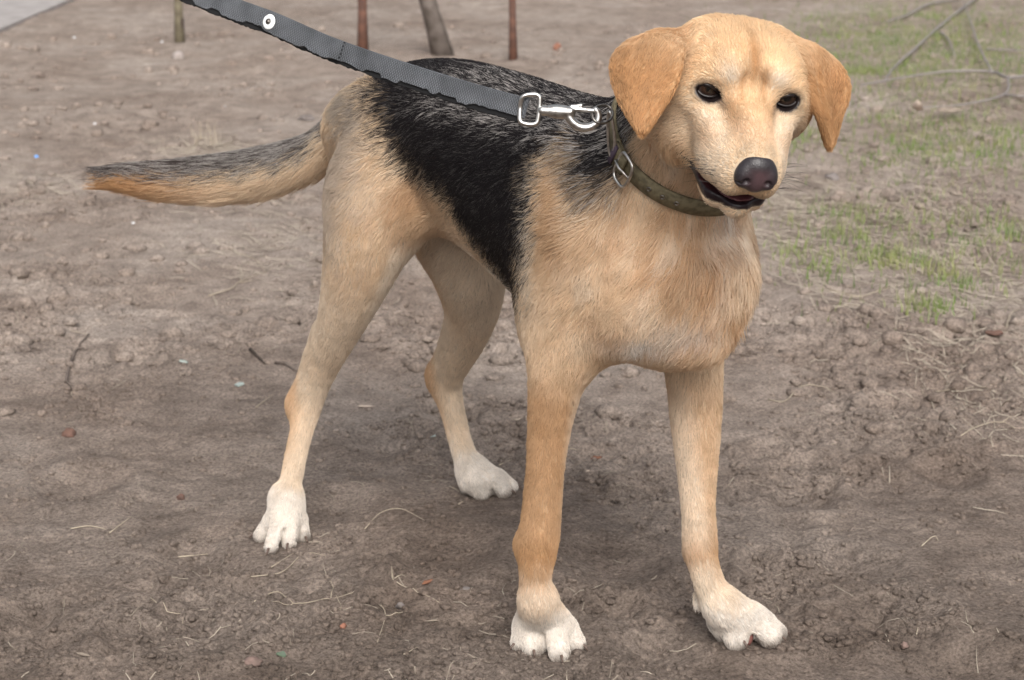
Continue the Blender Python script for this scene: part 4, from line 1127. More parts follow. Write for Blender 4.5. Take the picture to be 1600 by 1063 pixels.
def soil_material():
    m = bpy.data.materials.new('soil'); m.use_nodes = True; nt = m.node_tree; b = nt.nodes['Principled BSDF']
    b.inputs['Roughness'].default_value = 0.95; b.inputs['Specular IOR Level'].default_value = 0.15
    tc = nt.nodes.new('ShaderNodeTexCoord')
    def noise(sc, det, rough=0.6, dist=0.0):
        n = nt.nodes.new('ShaderNodeTexNoise'); n.inputs['Scale'].default_value = sc; n.inputs['Detail'].default_value = det; n.inputs['Roughness'].default_value = rough; n.inputs['Distortion'].default_value = dist
        nt.links.new(tc.outputs['Object'], n.inputs['Vector']); return n.outputs[0]
    def ramp(s, stops):
        r = nt.nodes.new('ShaderNodeValToRGB'); nt.links.new(s, r.inputs[0]); e = r.color_ramp.elements
        while len(e) < len(stops): e.new(0.5)
        for el, (p, c) in zip(e, stops): el.position = p; el.color = (*c, 1)
        return r.outputs[0]
    def mixc(f, a, c, mode='MIX'):
        mx = nt.nodes.new('ShaderNodeMix'); mx.data_type = 'RGBA'; mx.blend_type = mode
        if isinstance(f, float): mx.inputs[0].default_value = f
        else: nt.links.new(f, mx.inputs[0])
        nt.links.new(a, mx.inputs[6]); nt.links.new(c, mx.inputs[7]); return mx.outputs[2]
    big = ramp(noise(2.6, 5, 0.6, 0.4), [(0.30, (0.235, 0.186, 0.156)), (0.50, (0.300, 0.248, 0.214)), (0.70, (0.360, 0.308, 0.272))])
    mid = ramp(noise(16, 8, 0.68), [(0.30, (0.60, 0.58, 0.57)), (0.50, (0.90, 0.89, 0.88)), (0.72, (1.22, 1.21, 1.20))])
    fine = ramp(noise(240, 8, 0.75), [(0.33, (0.30, 0.28, 0.27)), (0.5, (0.97, 0.97, 0.97)), (0.67, (1.55, 1.53, 1.50))])  # natural soil grain, with extra contrast standing in for shaded crevices
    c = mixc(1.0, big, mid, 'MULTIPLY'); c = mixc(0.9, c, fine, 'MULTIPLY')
    # the trampled soil is darker nearest the viewer, lighter farther back
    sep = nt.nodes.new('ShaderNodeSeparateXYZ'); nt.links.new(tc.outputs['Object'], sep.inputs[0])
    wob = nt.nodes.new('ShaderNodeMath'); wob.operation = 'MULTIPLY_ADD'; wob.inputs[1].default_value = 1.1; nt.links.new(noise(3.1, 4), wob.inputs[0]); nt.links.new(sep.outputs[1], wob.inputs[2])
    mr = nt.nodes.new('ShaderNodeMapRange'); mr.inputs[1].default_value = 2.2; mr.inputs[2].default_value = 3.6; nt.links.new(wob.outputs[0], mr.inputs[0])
    near_tone = ramp(mr.outputs[0], [(0.0, (0.69, 0.67, 0.655)), (1.0, (1.24, 1.24, 1.24))])
    c = mixc(1.0, c, near_tone, 'MULTIPLY')
    nt.links.new(c, b.inputs['Base Color'])
    bp = nt.nodes.new('ShaderNodeBump'); bp.inputs['Strength'].default_value = 0.8; bp.inputs['Distance'].default_value = 0.008
    nt.links.new(noise(190, 9, 0.72), bp.inputs['Height'])
    bp2 = nt.nodes.new('ShaderNodeBump'); bp2.inputs['Strength'].default_value = 0.6; bp2.inputs['Distance'].default_value = 0.018
    nt.links.new(noise(48, 6, 0.7), bp2.inputs['Height']); nt.links.new(bp.outputs[0], bp2.inputs['Normal'])
    nt.links.new(bp2.outputs[0], b.inputs['Normal']); return m
m_soil = soil_material()
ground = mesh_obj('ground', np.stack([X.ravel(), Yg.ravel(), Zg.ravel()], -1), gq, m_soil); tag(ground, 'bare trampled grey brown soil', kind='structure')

# crumbs of soil: a few lumpy shapes scattered by the thousand, one object
def lump(seed, sub=1):
    t = (1 + 5 ** .5) / 2
    v = nrm(np.array([(-1, t, 0), (1, t, 0), (-1, -t, 0), (1, -t, 0), (0, -1, t), (0, 1, t), (0, -1, -t), (0, 1, -t), (t, 0, -1), (t, 0, 1), (-t, 0, -1), (-t, 0, 1)], float))
    f = [(0, 11, 5), (0, 5, 1), (0, 1, 7), (0, 7, 10), (0, 10, 11), (1, 5, 9), (5, 11, 4), (11, 10, 2), (10, 7, 6), (7, 1, 8), (3, 9, 4), (3, 4, 2), (3, 2, 6), (3, 6, 8), (3, 8, 9), (4, 9, 5), (2, 4, 11), (6, 2, 10), (8, 6, 7), (9, 8, 1)]
    for _ in range(sub - 1):
        vl = [tuple(x) for x in v]; nf = []; cache = {}
        def midp(a, b):
            k = (min(a, b), max(a, b))
            if k not in cache: cache[k] = len(vl); vl.append(tuple(nrm(0.5 * (np.array(vl[a]) + np.array(vl[b])))))
            return cache[k]
        for a, b, c in f:
            ab, bc, ca = midp(a, b), midp(b, c), midp(c, a); nf += [(a, ab, ca), (b, bc, ab), (c, ca, bc), (ab, bc, ca)]
        v = np.array(vl); f = nf
    v = v * (0.45 + 1.05 * fbm(v + seed * 3.7, 0.8, 2, seed))[:, None]
    return v, np.array(f)
LUMPS = [lump(k) for k in range(6)]
def scatter_lumps(n, sampler, smin, smax, seed, power=2.5):
    rng = np.random.default_rng(seed); x, y = sampler(rng, n); z = gz(x, y)
    s = smin + (smax - smin) * rng.random(len(x)) ** power; V_, F_ = [], []; o = 0
    which = rng.integers(0, 6, len(x))
    for k in range(6):
        m = which == k; lv, lf = LUMPS[k]; c = m.sum()
        if not c: continue
        a = rng.random(c) * 6.283; ca, sa = np.cos(a), np.sin(a)
        sq = np.stack([0.8 + 0.5 * rng.random(c), 0.8 + 0.5 * rng.random(c), 0.5 + 0.4 * rng.random(c)], -1)
        q = lv[None] * (sq * s[m, None])[:, None]
        q = np.stack([q[..., 0] * ca[:, None] - q[..., 1] * sa[:, None], q[..., 0] * sa[:, None] + q[..., 1] * ca[:, None], q[..., 2]], -1)
        q += np.stack([x[m], y[m], z[m] + 0.15 * s[m]], -1)[:, None]
        V_.append(q.reshape(-1, 3)); F_.append((lf[None] + (np.arange(c) * len(lv))[:, None, None] + o).reshape(-1, 3)); o += c * len(lv)
    return np.concatenate(V_), np.concatenate(F_)
def wedge(rng, n, near=1.55, far=6.0, p=1.0, clump=True, xs=0.29):
    """places inside the field of view, denser where the soil is crumbly"""
    y = near * (far / near) ** (rng.random(int(n * 2.6)) ** p); x = (rng.random(len(y)) * 2 - 1) * (y * xs + 0.04)
    if clump:
        w = sstep(0.40, 0.64, n2d(x, y, 0.28, 43, 2)) * 0.8 + 0.2 ; w *= sstep(0.3, 0.7, n2d(x, y, 0.07, 88)) * 0.8 + 0.2
        k = rng.random(len(y)) < w
        x, y = x[k], y[k]
    return x[:n], y[:n]
v_, f_ = scatter_lumps(46000, lambda r, n: wedge(r, n, 1.62, 4.6), 0.0008, 0.0062, 11, 5.5)
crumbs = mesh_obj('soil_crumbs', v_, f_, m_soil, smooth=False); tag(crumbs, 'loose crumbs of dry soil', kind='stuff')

v_, f_ = scatter_lumps(5000, lambda r, n: wedge(r, n, 2.6, 7.5, 1.0, True, 0.30), 0.003, 0.020, 12, 4.5)
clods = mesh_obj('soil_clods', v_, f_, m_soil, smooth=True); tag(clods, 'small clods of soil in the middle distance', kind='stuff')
# ------------------------------------------------------------------ litter, grass, saplings
def gp(px, py, up=0.0):
    p = WG(px, py, 0.0)
    for _ in range(4): p = WG(px, py, float(gz(p[0], p[1])))
    p[2] += up; return p
m_straw = material('dry_straw', (0.46, 0.39, 0.30), 0.7, noise=(60, 3, (0.30, 0.25, 0.19), 0.4, 0.7))
m_greystraw = material('weathered_straw', (0.36, 0.31, 0.25), 0.8, noise=(60, 3, (0.20, 0.165, 0.13), 0.4, 0.7))
m_straw2 = material('matted_straw', (0.42, 0.365, 0.295), 0.75, noise=(60, 3, (0.27, 0.225, 0.18), 0.4, 0.7))
m_twig = material('twig_bark', (0.17, 0.135, 0.115), 0.85, noise=(90, 4, (0.085, 0.065, 0.055), 0.4, 0.65), bump=(400, 0.5, 0.0006))
m_barkdark = material('dark_bark', (0.070, 0.052, 0.042), 0.9, noise=(90, 4, (0.035, 0.025, 0.02), 0.4, 0.65))
def stalk(name, label, cat, pts, rad, mat, group=None, forks=(), lift=0.002, bow=0.0):
    P = np.array([gp(*p) for p in pts]); n = len(P)
    Q = catmull(P, np.linspace(0, n - 1, 6 * (n - 1) + 1)); Q[:, 2] = gz(Q[:, 0], Q[:, 1]) + lift + rad
    zs = Q[:, 2]; zs = np.maximum(np.convolve(np.pad(zs, 4, mode='edge'), np.ones(9) / 9, 'valid'), zs - 0.002); Q[:, 2] = zs
    t = np.linspace(0, 1, len(Q)); Q[:, 2] += bow * np.sin(math.pi * t)
    rr_ = rad * (1.0 - 0.55 * t)
    o = mesh_obj(name, *tube(Q - Q[0], rr_, 6), mat); o.location = Q[0]; tag(o, label, cat, group)
    for f in forks:
        F0 = np.array([gp(*p) for p in f]); F1 = catmull(F0, np.linspace(0, len(F0) - 1, 5 * (len(F0) - 1) + 1)); F1[:, 2] = gz(F1[:, 0], F1[:, 1]) + lift + rad
        mesh_obj('side_shoot', *tube(F1 - Q[0], rad * 0.7 * np.linspace(1, .4, len(F1)), 6), mat, o)
    return o
GS = 'dry straw stalks on the soil'
ST_ = [
 ('pale forked straw lying below and right of the near hind paw', [(395, 942), (433, 931), (458, 939), (489, 941), (517, 933), (556, 921)], .0011, [[(458, 939), (440, 944), (425, 941)], [(517, 933), (521, 917), (514, 910)], [(525, 932), (533, 948), (527, 958)]], 0),
 ('straight straw stalk with a tufted root left of the near front paw', [(612, 899), (617, 905), (652, 924), (686, 949)], .0012, [[(617, 905), (626, 901), (634, 902)], [(617, 905), (611, 897)]], 0),
 ('thin straw bowed in an arch between the two near paws', [(570, 822), (595, 810), (627, 805), (664, 814)], .0010, [], .006),
 ('short straight straw just under the near hind paw', [(424, 892), (464, 864)], .0009, [], 0),
 ('long bent straw in front of the near hind paw', [(392, 900), (442, 896), (474, 874), (508, 871)], .0009, [], 0),
 ('upright looking thin straw pointing at the viewer, bottom middle', [(595, 947), (602, 964), (589, 1005)], .0011, [[(602, 964), (620, 960), (636, 957)]], 0),
 ('short pale straw near the bottom edge left of the near front paw', [(630, 1025), (652, 1013)], .0012, [], 0),
 ('yellowish straw left of the near hind paw', [(111, 828), (140, 824), (164, 829)], .0013, [], 0),
 ('grey straw leaning beside the yellowish one at far left', [(171, 835), (205, 809)], .0012, [], 0),
 ('pale short straw below left of the near hind paw', [(278, 869), (324, 860)], .0013, [], 0),
 ('dark straw with a small tuft in the lower left soil', [(236, 944), (266, 953), (297, 966)], .0010, [[(286, 960), (284, 972), (278, 980)]], 0),
 ('long pale root snaking right of the far front leg', [(1200, 626), (1226, 630), (1252, 613), (1287, 615), (1331, 626)], .0015, [], .003),
 ('curved pale root at the right edge, middle height', [(1501, 681), (1531, 670), (1562, 667), (1602, 674)], .0014, [[(1562, 667), (1575, 655), (1582, 648)]], .003),
 ('wavy root above the curved root at the right edge', [(1431, 609), (1483, 611), (1531, 606), (1560, 598)], .0012, [[(1431, 609), (1445, 620), (1456, 633)]], 0),
 ('tiny bent straw alone in the right foreground', [(1440, 855), (1459, 842), (1466, 846)], .0012, [], .002),
 ('long dry stem lying under the grass tufts at right', [(1290, 452), (1341, 464), (1369, 458), (1426, 441)], .0018, [[(1369, 458), (1390, 447), (1400, 442)]], 0),
 ('short pale stem left of the tufts at right', [(1302, 485), (1324, 478), (1352, 479)], .0017, [], 0),
 ('pale stem below the long dry stem at right', [(1335, 492), (1369, 499)], .0014, [], 0),
 ('branching dry stem on the soil behind the near hind leg', [(327, 464), (361, 454), (376, 443), (414, 426)], .0018, [[(376, 443), (378, 425), (373, 414)], [(376, 443), (395, 440)]], .002),
 ('pale straw crossing the soil below the tail', [(367, 396), (400, 408), (416, 427)], .0014, [], 0),
 ('short straw standing off the soil by the right hand grass', [(1570, 520), (1580, 497), (1597, 484)], .0018, [], .006),
 ('broken straw between the front legs', [(880, 700), (905, 694)], .0013, [], 0),
 ('small straw left of the near front leg', [(716, 790), (734, 781)], .0012, [], 0),
 ('little straw right below the far hind paw', [(780, 728), (800, 720)], .0012, [], 0),
 ('faint straw in the soil right of the far front paw', [(1262, 868), (1280, 882)], .0011, [], 0),
 ('thin straw low in the right foreground', [(1432, 990), (1437, 972)], .0010, [], 0),
 ('straw bit at the far left edge of the middle ground', [(110, 512), (136, 524)], .0012, [], 0),
 ('slanting straw between the hind legs', [(400, 640), (426, 618)], .0012, [], 0),
]
for lab, pts_, r_, fk, bw in ST_:
    stalk('straw_stalk', lab, 'straw', pts_, r_ * .62, m_straw, GS, fk, 0.0006, bw)
stalk('bent_twig', 'bent grey twig lying on the soil at far left', 'twig', [(103, 601), (109, 571), (124, 545), (139, 526)], .0028, m_twig, None, [[(103, 601), (115, 607), (126, 604)], [(124, 548), (132, 549)]], 0.001)
stalk('small_twig', 'dark small twig left of the near hind leg', 'twig', [(391, 550), (414, 573)], .0026, m_barkdark, None, [], 0.001)
stalk('small_twig', 'short brown twig touching the near hind leg', 'twig', [(430, 566), (445, 572), (462, 583)], .0024, m_twig, None, [], 0.001)

# stones, shards, leaves
def stone(name, label, cat, px, py, wpx, hf, mat, seed, flat=0.6, up=0.25):
    p = gp(px, py); s = wpx * 0.5 * axd(p) / FPX; v, f = lump(seed, 3); v = v * np.array([1, hf, flat]) * s
    v = v + 0.55 * s * (fbm(v / s + seed, 0.55, 3, seed)[:, None] - .5) * nrm(v)
    o = mesh_obj(name, v, f, mat); o.location = p + np.array([0, 0, up * s * flat]); o.rotation_euler = (0, 0, seed * 1.7); tag(o, label, cat); return o
def stone_mat(n, c, c2): return material(n, c, 0.85, noise=(70, 5, c2, 0.4, 0.65), bump=(220, 0.5, 0.002))
m_brown = stone_mat('brown_stone', (0.15, 0.085, 0.065), (0.09, 0.055, 0.045)); m_grey = stone_mat('grey_stone', (0.20, 0.175, 0.165), (0.13, 0.11, 0.10))
m_red = stone_mat('brick_red', (0.30, 0.135, 0.090), (0.20, 0.10, 0.07)); m_pinkst = stone_mat('pink_stone', (0.21, 0.145, 0.125), (0.14, 0.10, 0.085)); m_pebw = stone_mat('pale_stone', (0.33, 0.29, 0.27), (0.24, 0.20, 0.18))
m_whitebit = material('white_chip', (0.66, 0.65, 0.66), 0.6); m_blue = material('blue_plastic', (0.12, 0.33, 0.75), 0.4)
stone('stone', 'rough brown stone in the soil at the left edge', 'stone', 108, 681, 26, .8, m_brown, 1, .7)
stone('stone', 'flat grey stone on the soil above the tail', 'stone', 481, 187, 28, .8, m_grey, 2, .5)
stone('brick_crumb', 'orange brick crumb on the far soil between the thin trunks and the dog\'s head', 'brick piece', 871, 78, 17, .8, m_red, 3, .8)
stone('stone', 'pinkish stone at the bottom edge left of the green shard', 'stone', 395, 1037, 28, .8, m_pinkst, 4, .6)
stone('stone', 'pale stone at the foot of the leftmost sapling', 'stone', 278, 92, 24, .8, m_pebw, 5, .8)
stone('stone', 'round grey pebble below the tufted straw', 'stone', 727, 927, 20, .9, m_grey, 6, .7)
stone('stone', 'small grey pebble beside the upright looking straw', 'stone', 628, 950, 22, .7, m_grey, 7, .6)
stone('brick_crumb', 'tiny red brick crumb in the foreground soil', 'brick piece', 536, 980, 11, .9, m_red, 8, .8)
stone('stone', 'flat brown stone near the right edge by the dry stems', 'stone', 1553, 522, 32, .7, m_brown, 9, .3)
stone('stone', 'small tan pebble in the right foreground', 'stone', 1413, 1010, 14, .9, m_pinkst, 10, .7)
stone('stone', 'small rusty stone in the soil left of the near hind paw', 'stone', 283, 779, 14, .9, m_brown, 11, .7)
stone('soil_clod', 'dark soil clod at the far right below the leaves', 'clod', 1300, 280, 24, .8, m_grey, 12, .6)
for px, py, w_, lab in ((208, 349, 12, 'white chip on the soil under the tail'), (116, 59, 10, 'white chip below the concrete corner'), (253, 66, 10, 'white chip left of the leftmost sapling'), (350, 167, 8, 'white chip right of the leftmost sapling, farther down'),
                        (148, 194, 11, 'white chip above the tail tip'), (1465, 343, 7, 'left of two white chips at right below the grass'), (1484, 341, 7, 'right of two white chips at right below the grass'), (1243, 391, 7, 'white chip right of the dog\'s chest')):
    stone('white_chip', lab, 'chip', px, py, w_ * .55, .8, m_whitebit, int(px) % 7, .5)
stone('plastic_scrap', 'bright blue plastic scrap on the soil left of the tail tip', 'plastic', 57, 246, 11, .6, m_blue, 3, .4)
m_glass = material('dull_glass', (0.35, 0.40, 0.37), 0.15, spec=0.6); m_gglass = material('green_glass', (0.12, 0.16, 0.11), 0.08, spec=0.7)
def shard(label, px, py, wpx, mat, seed, tilt=0.2):
    p = gp(px, py); s = wpx * 0.5 * axd(p) / FPX; rng = np.random.default_rng(seed)
    out = [(math.cos(a) * (0.6 + .5 * rng.random()), 0.75 * math.sin(a) * (0.6 + .5 * rng.random())) for a in np.sort(rng.random(5) * 1.0 + np.arange(5) * 1.2566)]
    n = len(out); v = [(x * s, y * s, 0) for x, y in out] + [(x * s * .92, y * s * .92, s * .22) for x, y in out]
    f = [tuple(range(n))[::-1], tuple(range(n, 2 * n))] + [(i, (i + 1) % n, n + (i + 1) % n, n + i) for i in range(n)]
    o = mesh_obj('glass_shard', v, f, mat, smooth=False); o.location = p + np.array([0, 0, 0.002]); o.rotation_euler = (tilt, 0.1, seed); tag(o, label, 'shard', 'glass shards in the soil'); return o
shard('greenish glass shard at the bottom edge beside a pinkish stone', 440, 1027, 26, m_gglass, 1, .35); shard('flat grey glass shard in the soil left of the near hind leg', 287, 568, 26, m_glass, 2)
shard('whitish glass shard below the grey one, left of the hind leg', 375, 604, 22, m_glass, 3, -.1); shard('small shiny glass shard between the hind legs', 678, 684, 12, m_glass, 4, .3)
m_leafbr = material('dead_leaf_brown', (0.25, 0.115, 0.07), 0.8, noise=(80, 3, (0.15, 0.07, 0.045), 0.4, 0.6)); m_leafgr = material('dead_leaf_grey', (0.30, 0.25, 0.20), 0.85, noise=(80, 3, (0.2, 0.16, 0.13), 0.4, 0.6)); m_leafpale = material('dead_leaf_pale', (0.50, 0.40, 0.33), 0.8)
def leaf(name, label, cat, px, py, wpx, asp, rot, mat, curl=0.3, tilt=(0, 0), up=0.001):
    p = gp(px, py); s = wpx * 0.5 * axd(p) / FPX; n = 9; m_ = 5; V_ = []
    for i in range(n):
        t = i / (n - 1) * 2 - 1; w_ = asp * max(0.03, (1 - abs(t) ** 2.2)) * (1 + 0.12 * math.sin(7 * t + px))
        for j in range(m_):
            u = j / (m_ - 1) * 2 - 1; V_.append((t * s, u * w_ * s, s * curl * (u * u * w_ + 0.35 * t * t + 0.08 * math.sin(5 * t + 3 * u))))
    F_ = [(i * m_ + j, i * m_ + j + 1, (i + 1) * m_ + j + 1, (i + 1) * m_ + j) for i in range(n - 1) for j in range(m_ - 1)]
    o = mesh_obj(name, V_, F_, mat); o.location = p + np.array([0, 0, up]); o.rotation_euler = (tilt[0], tilt[1], rot); tag(o, label, cat)
    md_ = o.modifiers.new('thickness', 'SOLIDIFY'); md_.thickness = 0.0006; return o
leaf('wood_chip', 'thin wood chip on the soil left of the near front paw', 'wood chip', 690, 970, 56, .16, .35, m_leafgr, .15)
leaf('dead_leaf', 'reddish dead leaf scrap between the front legs', 'leaf', 932, 719, 20, .6, .4, m_leafbr, .5)
leaf('dead_leaf', 'narrow pinkish leaf scrap below the reddish one', 'leaf', 921, 738, 18, .35, .7, m_leafpale, .4)
leaf('dead_leaf', 'pale brown leaf standing on edge by the fallen branch', 'leaf', 1430, 180, 34, .55, 1.9, m_leafpale, .6, (1.1, .3), .02)
leaf('dead_leaf', 'grey pink leaf lying flat by the fallen branch', 'leaf', 1483, 181, 44, .5, .1, m_leafgr, .4, (.3, 0), .01)
leaf('dead_leaf', 'yellowish leaf scrap between the hind legs', 'leaf', 571, 637, 26, .45, 0, m_leafpale, .2)
leaf('dead_leaf', 'curled grey leaf scrap beside the near front leg', 'leaf', 803, 660, 26, .5, .3, m_leafgr, .5)
leaf('dead_leaf', 'flat grey leaf scrap in the lower left foreground', 'leaf', 130, 1025, 28, .3, -.5, m_leafgr, .2)
leaf('dead_leaf', 'dry leaf scrap lying behind the tufted straw', 'leaf', 668, 913, 26, .4, .9, m_leafbr, .5)

# straw litter too small to count
def litter(name, n, sampler, lmin, lmax, rad, mat, seed, stand=0.0, label=''):
    rng = np.random.default_rng(seed); x, y = sampler(rng, n); n = len(x); z = gz(x, y)
    L = lmin + (lmax - lmin) * rng.random(n) ** 2.2; a = rng.random(n) * 6.283; cv = rng.normal(0, .5, n)
    K = 4; V_ = np.zeros((n, K, 2, 3)); 
    up = np.abs(rng.normal(0, stand, n)) if stand else np.zeros(n)
    for k in range(K):
        t = k / (K - 1); aa = a + cv * t; px_ = x + L * t * np.cos(aa); py_ = y + L * t * np.sin(aa); pz_ = gz(px_, py_) + rad * 0.8 + L * up * t
        w_ = rad * (1 - .6 * t); nx_, ny_ = -np.sin(aa), np.cos(aa)
        V_[:, k, 0] = np.stack([px_ + nx_ * w_, py_ + ny_ * w_, pz_], -1); V_[:, k, 1] = np.stack([px_ - nx_ * w_, py_ - ny_ * w_, pz_ + rad * 0.7], -1)
    b = (np.arange(n) * K * 2)[:, None]; F_ = np.concatenate([b + np.array([2 * k, 2 * k + 1, 2 * k + 3, 2 * k + 2]) for k in range(K - 1)])
    o = mesh_obj(name, V_.reshape(-1, 3), F_, mat, smooth=False); tag(o, label, kind='stuff'); return o
litter('straw_litter', 1500, lambda r, n: wedge(r, n, 1.65, 5.0), .006, .040, .0006, m_greystraw, 21, 0.03, 'tiny bits of dry straw strewn over the soil')
def patch(spots):
    """sampler around photo spots (px, py, spread in px)"""
    def f(rng, n):
        xs, ys = [], []; tot = sum(s[3] for s in spots)
        for px, py, (sx, sy), w_ in spots:
            k = int(n * w_ / tot); a, b = rng.normal(0, 1, k), rng.normal(0, 1, k)
            P = np.array([WG(px + sx * u, max(py + sy * v, -60)) for u, v in zip(a, b)]); xs.append(P[:, 0]); ys.append(P[:, 1])
        return np.concatenate(xs), np.concatenate(ys)
    return f
DRY = [(1420, 60, (160, 60), 3), (1500, 180, (130, 50), 2), (1380, 330, (150, 40), 1.5), (1450, 430, (120, 40), 1.2), (330, 235, (50, 8), .4), (430, 380, (70, 45), .35), (40, 300, (60, 20), .2), (1520, 560, (60, 60), .5), (1240, 330, (40, 40), .5)]
litter('dry_grass', 7500, patch(DRY), .02, .085, .0008, m_straw2, 22, 0.14, 'dry matted grass over the soil')
def blades(name, n, sampler, hmin, hmax, seed, mat, label, width=.0016, lean=.6):
    rng = np.random.default_rng(seed); x, y = sampler(rng, n); n = len(x); z = gz(x, y); Hh = hmin + (hmax - hmin) * rng.random(n); a = rng.random(n) * 6.283; ln_b = lean * rng.random(n)
    K = 4; V_ = np.zeros((n, K, 2, 3)); fa = rng.random(n) * 6.283
    for k in range(K):
        t = k / (K - 1); off = Hh * ln_b * t * t; w_ = width * (1 - t * .85) * (0.6 + .6 * rng.random(n))
        c = np.stack([x + np.cos(a) * off, y + np.sin(a) * off, z - .002 + Hh * t * (1 - .25 * ln_b * t)], -1); d = np.stack([np.cos(fa), np.sin(fa), 0 * fa], -1) * w_[:, None]
        V_[:, k, 0] = c + d; V_[:, k, 1] = c - d
    b = (np.arange(n) * K * 2)[:, None]; F_ = np.concatenate([b + np.array([2 * k, 2 * k + 1, 2 * k + 3, 2 * k + 2]) for k in range(K - 1)])
    o = mesh_obj(name, V_.reshape(-1, 3), F_, mat, smooth=False); tag(o, label, kind='stuff'); return o
m_grass = material('grass', (0.125, 0.185, 0.052), 0.6, noise=(9, 4, (0.24, 0.25, 0.10), 0.4, 0.65))
def tufts(spots, per, rpx):
    def f(rng, n):
        xs, ys = [], []
        for px, py in spots:
            c = WG(px, py); k = max(3, int(n / len(spots) * (0.4 + 1.2 * rng.random()))); r = rpx * c[1] / FPX * (0.6 + .8 * rng.random())
            xs.append(c[0] + rng.normal(0, r, k)); ys.append(c[1] + rng.normal(0, r * 1.6, k))
        return np.concatenate(xs), np.concatenate(ys)
    return f
TS = [(1360, 75), (1390, 70), (1440, 100), (1470, 30), (1500, 70), (1540, 90), (1580, 60), (1330, 110), (1420, 110), (1300, 90), (1270, 55), (1320, 40), (1380, 20), (1560, 110), (1590, 105), (1350, 110), (1480, 105), (1510, 115), (1265, 215), (1245, 245), (1240, 230),
      (1430, 240), (1450, 235), (1490, 245), (1520, 240), (1560, 225), (1580, 215), (1370, 255), (1385, 195), (1550, 160), (1480, 195), (1318, 340), (1322, 375), (1395, 352), (1250, 405), (1545, 350), (1580, 375), (1520, 380), (1370, 420), (1380, 415), (1420, 420), (1440, 490), (1450, 488), (1470, 430), (1490, 445), (1575, 420), (1280, 435), (1560, 240), (1340, 60), (1450, 60), (1400, 45), (1530, 40)]
blades('grass', 3600, tufts(TS, 60, 26), .010, .034, 23, m_grass, 'thin green grass sprouting through the dry mat')
blades('grass_thin', 9000, patch([(1440, 70, (130, 50), 5), (1500, 225, (110, 30), 1), (1420, 380, (120, 50), .6)]), .010, .035, 25, m_grass, 'sparse short green grass at the back right', .0013)
blades('grass_upright', 24, patch([(325, 225, (14, 3), 1)]), .03, .07, 24, m_straw, 'upright dry grass behind the tail', .0012, .3)

# saplings at the back
def sapling(label, px, py, wpx, mat, lean=(0, 0), h=1.9, taper=.75, base=None, seed=0):
    p = WG(px, py); p[2] = float(gz(p[0], p[1])) - .02; r = wpx * .5 * axd(p) / FPX
    root_ = empty('sapling', p); tag(root_, label, 'sapling', 'thin bare trunks at the back')
    t = np.linspace(0, 1, 14); path = np.stack([lean[0] * t + .02 * t * np.sin(5 * t + seed), lean[1] * t + .02 * t * np.cos(4 * t + seed), h * t], -1); path[0, :2] = 0
    mesh_obj('trunk', *tube(path, r * (1.0 + .35 * np.exp(-t * 30) - (1 - taper) * t), 12), mat, root_)
    rng = np.random.default_rng(seed)
    for k in range(7):
        t0 = .45 + .5 * rng.random(); c = np.array([np.interp(t0, t, path[:, i]) for i in range(3)]); a = rng.random() * 6.28; L = .25 + .35 * rng.random()
        br = np.array([c + L * s_ * np.array([math.cos(a), math.sin(a), .9 - .3 * s_]) for s_ in np.linspace(0, 1, 5)])
        mesh_obj('branch', *tube(br, r * .35 * np.linspace(1, .2, 5), 6), mat, root_)
    if base: mesh_obj('bark_base', *tube(np.array([(0, 0, -.01), (0, 0, .04), (0.003, 0, .10)]), [r * 1.25, r * 1.18, r * 1.04], 12), base, root_)
    return root_
m_redbark = material('red_bark', (0.17, 0.085, 0.060), 0.75, noise=(30, 4, (0.09, 0.05, 0.04), 0.4, 0.65)); m_oliveb = material('olive_bark', (0.20, 0.175, 0.12), 0.8, noise=(30, 4, (0.12, 0.10, 0.07), 0.4, 0.65)); m_greyb = material('grey_bark', (0.15, 0.125, 0.11), 0.85, noise=(26, 5, (0.075, 0.06, 0.05), 0.4, 0.65), bump=(120, .5, .003))
sapling('leftmost thin olive trunk with a brown base, near the concrete corner', 281, 66, 13, m_oliveb, (-.02, 0), base=m_barkdark, seed=1)
sapling('thin reddish trunk standing just above the leash', 567, 80, 14, m_redbark, (0, 0), seed=2)
sapling('thickest grey trunk, leaning, behind the dog\'s rump', 694, 88, 27, m_greyb, (-.50, 0.05), seed=3)
sapling('thin reddish trunk behind the dog\'s back, rightmost of the trunks', 802, 96, 11, m_redbark, (-.01, 0), seed=4)

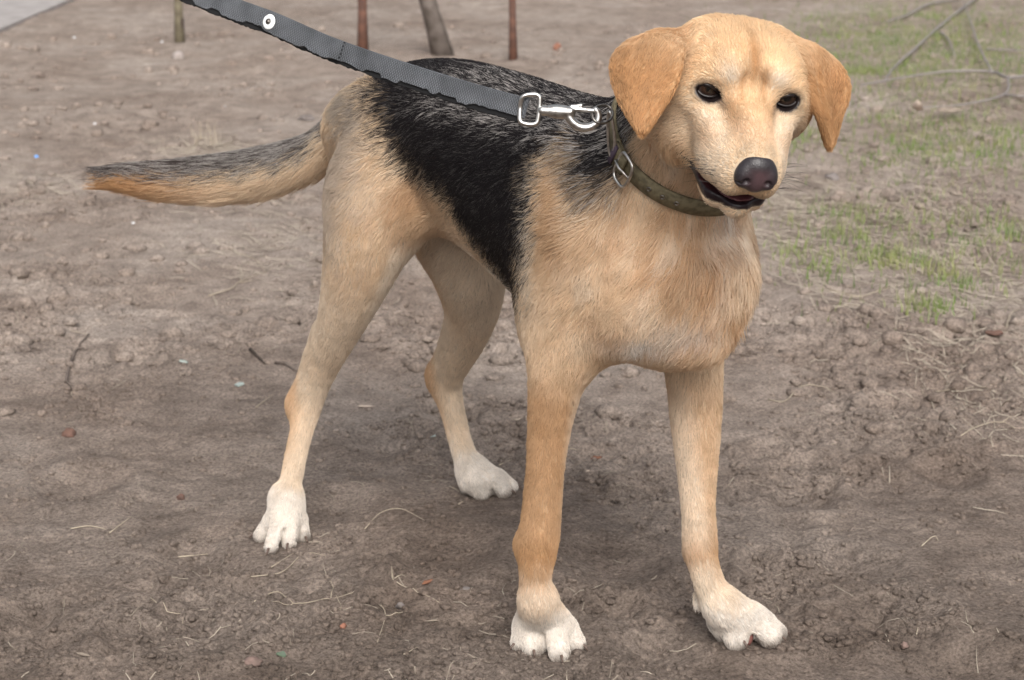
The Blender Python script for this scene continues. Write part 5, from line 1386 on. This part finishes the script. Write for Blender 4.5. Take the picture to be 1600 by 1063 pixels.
# concrete corner
A = WG(-40, 68); B = WG(118, 0); dirc = nrm(B - A); nrmc = np.array([-dirc[1], dirc[0], 0])
q = [A - dirc * 2.0, B + dirc * 6, B + dirc * 6 + nrmc * 3, A - dirc * 2.0 + nrmc * 3]
cv_ = [(x[0], x[1], -.05) for x in q] + [(x[0], x[1], .012) for x in q]
pave = mesh_obj('pavement', cv_, [(3, 2, 1, 0), (4, 5, 6, 7), (0, 1, 5, 4), (1, 2, 6, 5), (2, 3, 7, 6), (3, 0, 4, 7)], material('concrete', (0.36, 0.33, 0.32), 0.9, noise=(14, 6, (0.28, 0.26, 0.25), .4, .65), bump=(180, .4, .002)), smooth=False)
tag(pave, 'pale concrete slab at the back left', kind='structure')

# fallen branches in the grass
m_greytwig = material('weathered_branch', (0.25, 0.225, 0.215), 0.85, noise=(30, 4, (0.22, 0.195, 0.185), 0.4, 0.65))
def fallen(label, main, r, subs, lift=.02, mat=m_greytwig):
    P = np.array([gp(*p[:2], p[2] if len(p) > 2 else lift) for p in main]); Q = catmull(P, np.linspace(0, len(P) - 1, 8 * (len(P) - 1) + 1))
    o = mesh_obj('fallen_branch', *tube(Q - Q[0], r * np.linspace(1, .45, len(Q)), 8), mat); o.location = Q[0]; tag(o, label, 'branch', 'fallen branches in the grass')
    for s_ in subs:
        P = np.array([gp(*p[:2], p[2] if len(p) > 2 else lift) for p in s_]); R_ = catmull(P, np.linspace(0, len(P) - 1, 8 * (len(P) - 1) + 1))
        mesh_obj('side_twig', *tube(R_ - Q[0], r * .75 * np.linspace(1, .4, len(R_)), 6), mat, o)
fallen('grey branch with an upright side shoot lying in the grass at right', [(1640, 128), (1578, 138), (1548, 128), (1480, 128), (1420, 136), (1345, 150)], .0055, [[(1550, 130), (1530, 90), (1515, 45), (1500, 0), (1490, -30)], [(1575, 138), (1568, 165), (1500, 182), (1440, 186)], [(1570, 166), (1600, 168), (1640, 166)]], .03)
fallen('long pale bough slanting through the grass beside the far ear', [(1530, 0), (1470, 48), (1430, 85), (1400, 112), (1382, 136)], .0060, [[(1470, 60), (1482, 72), (1492, 98)]], .02)
fallen('short pale bough lying in the grass above the far ear', [(1500, 5), (1450, 15), (1415, 33), (1385, 42)], .006, [], .02)
fallen('thin dark twig in the top right corner', [(1555, -4), (1580, 8), (1615, 18)], .0045, [], .05, m_barkdark)
fallen('thin dark twig right of the upright shoot', [(1540, 87), (1570, 88), (1620, 90)], .004, [], .02)
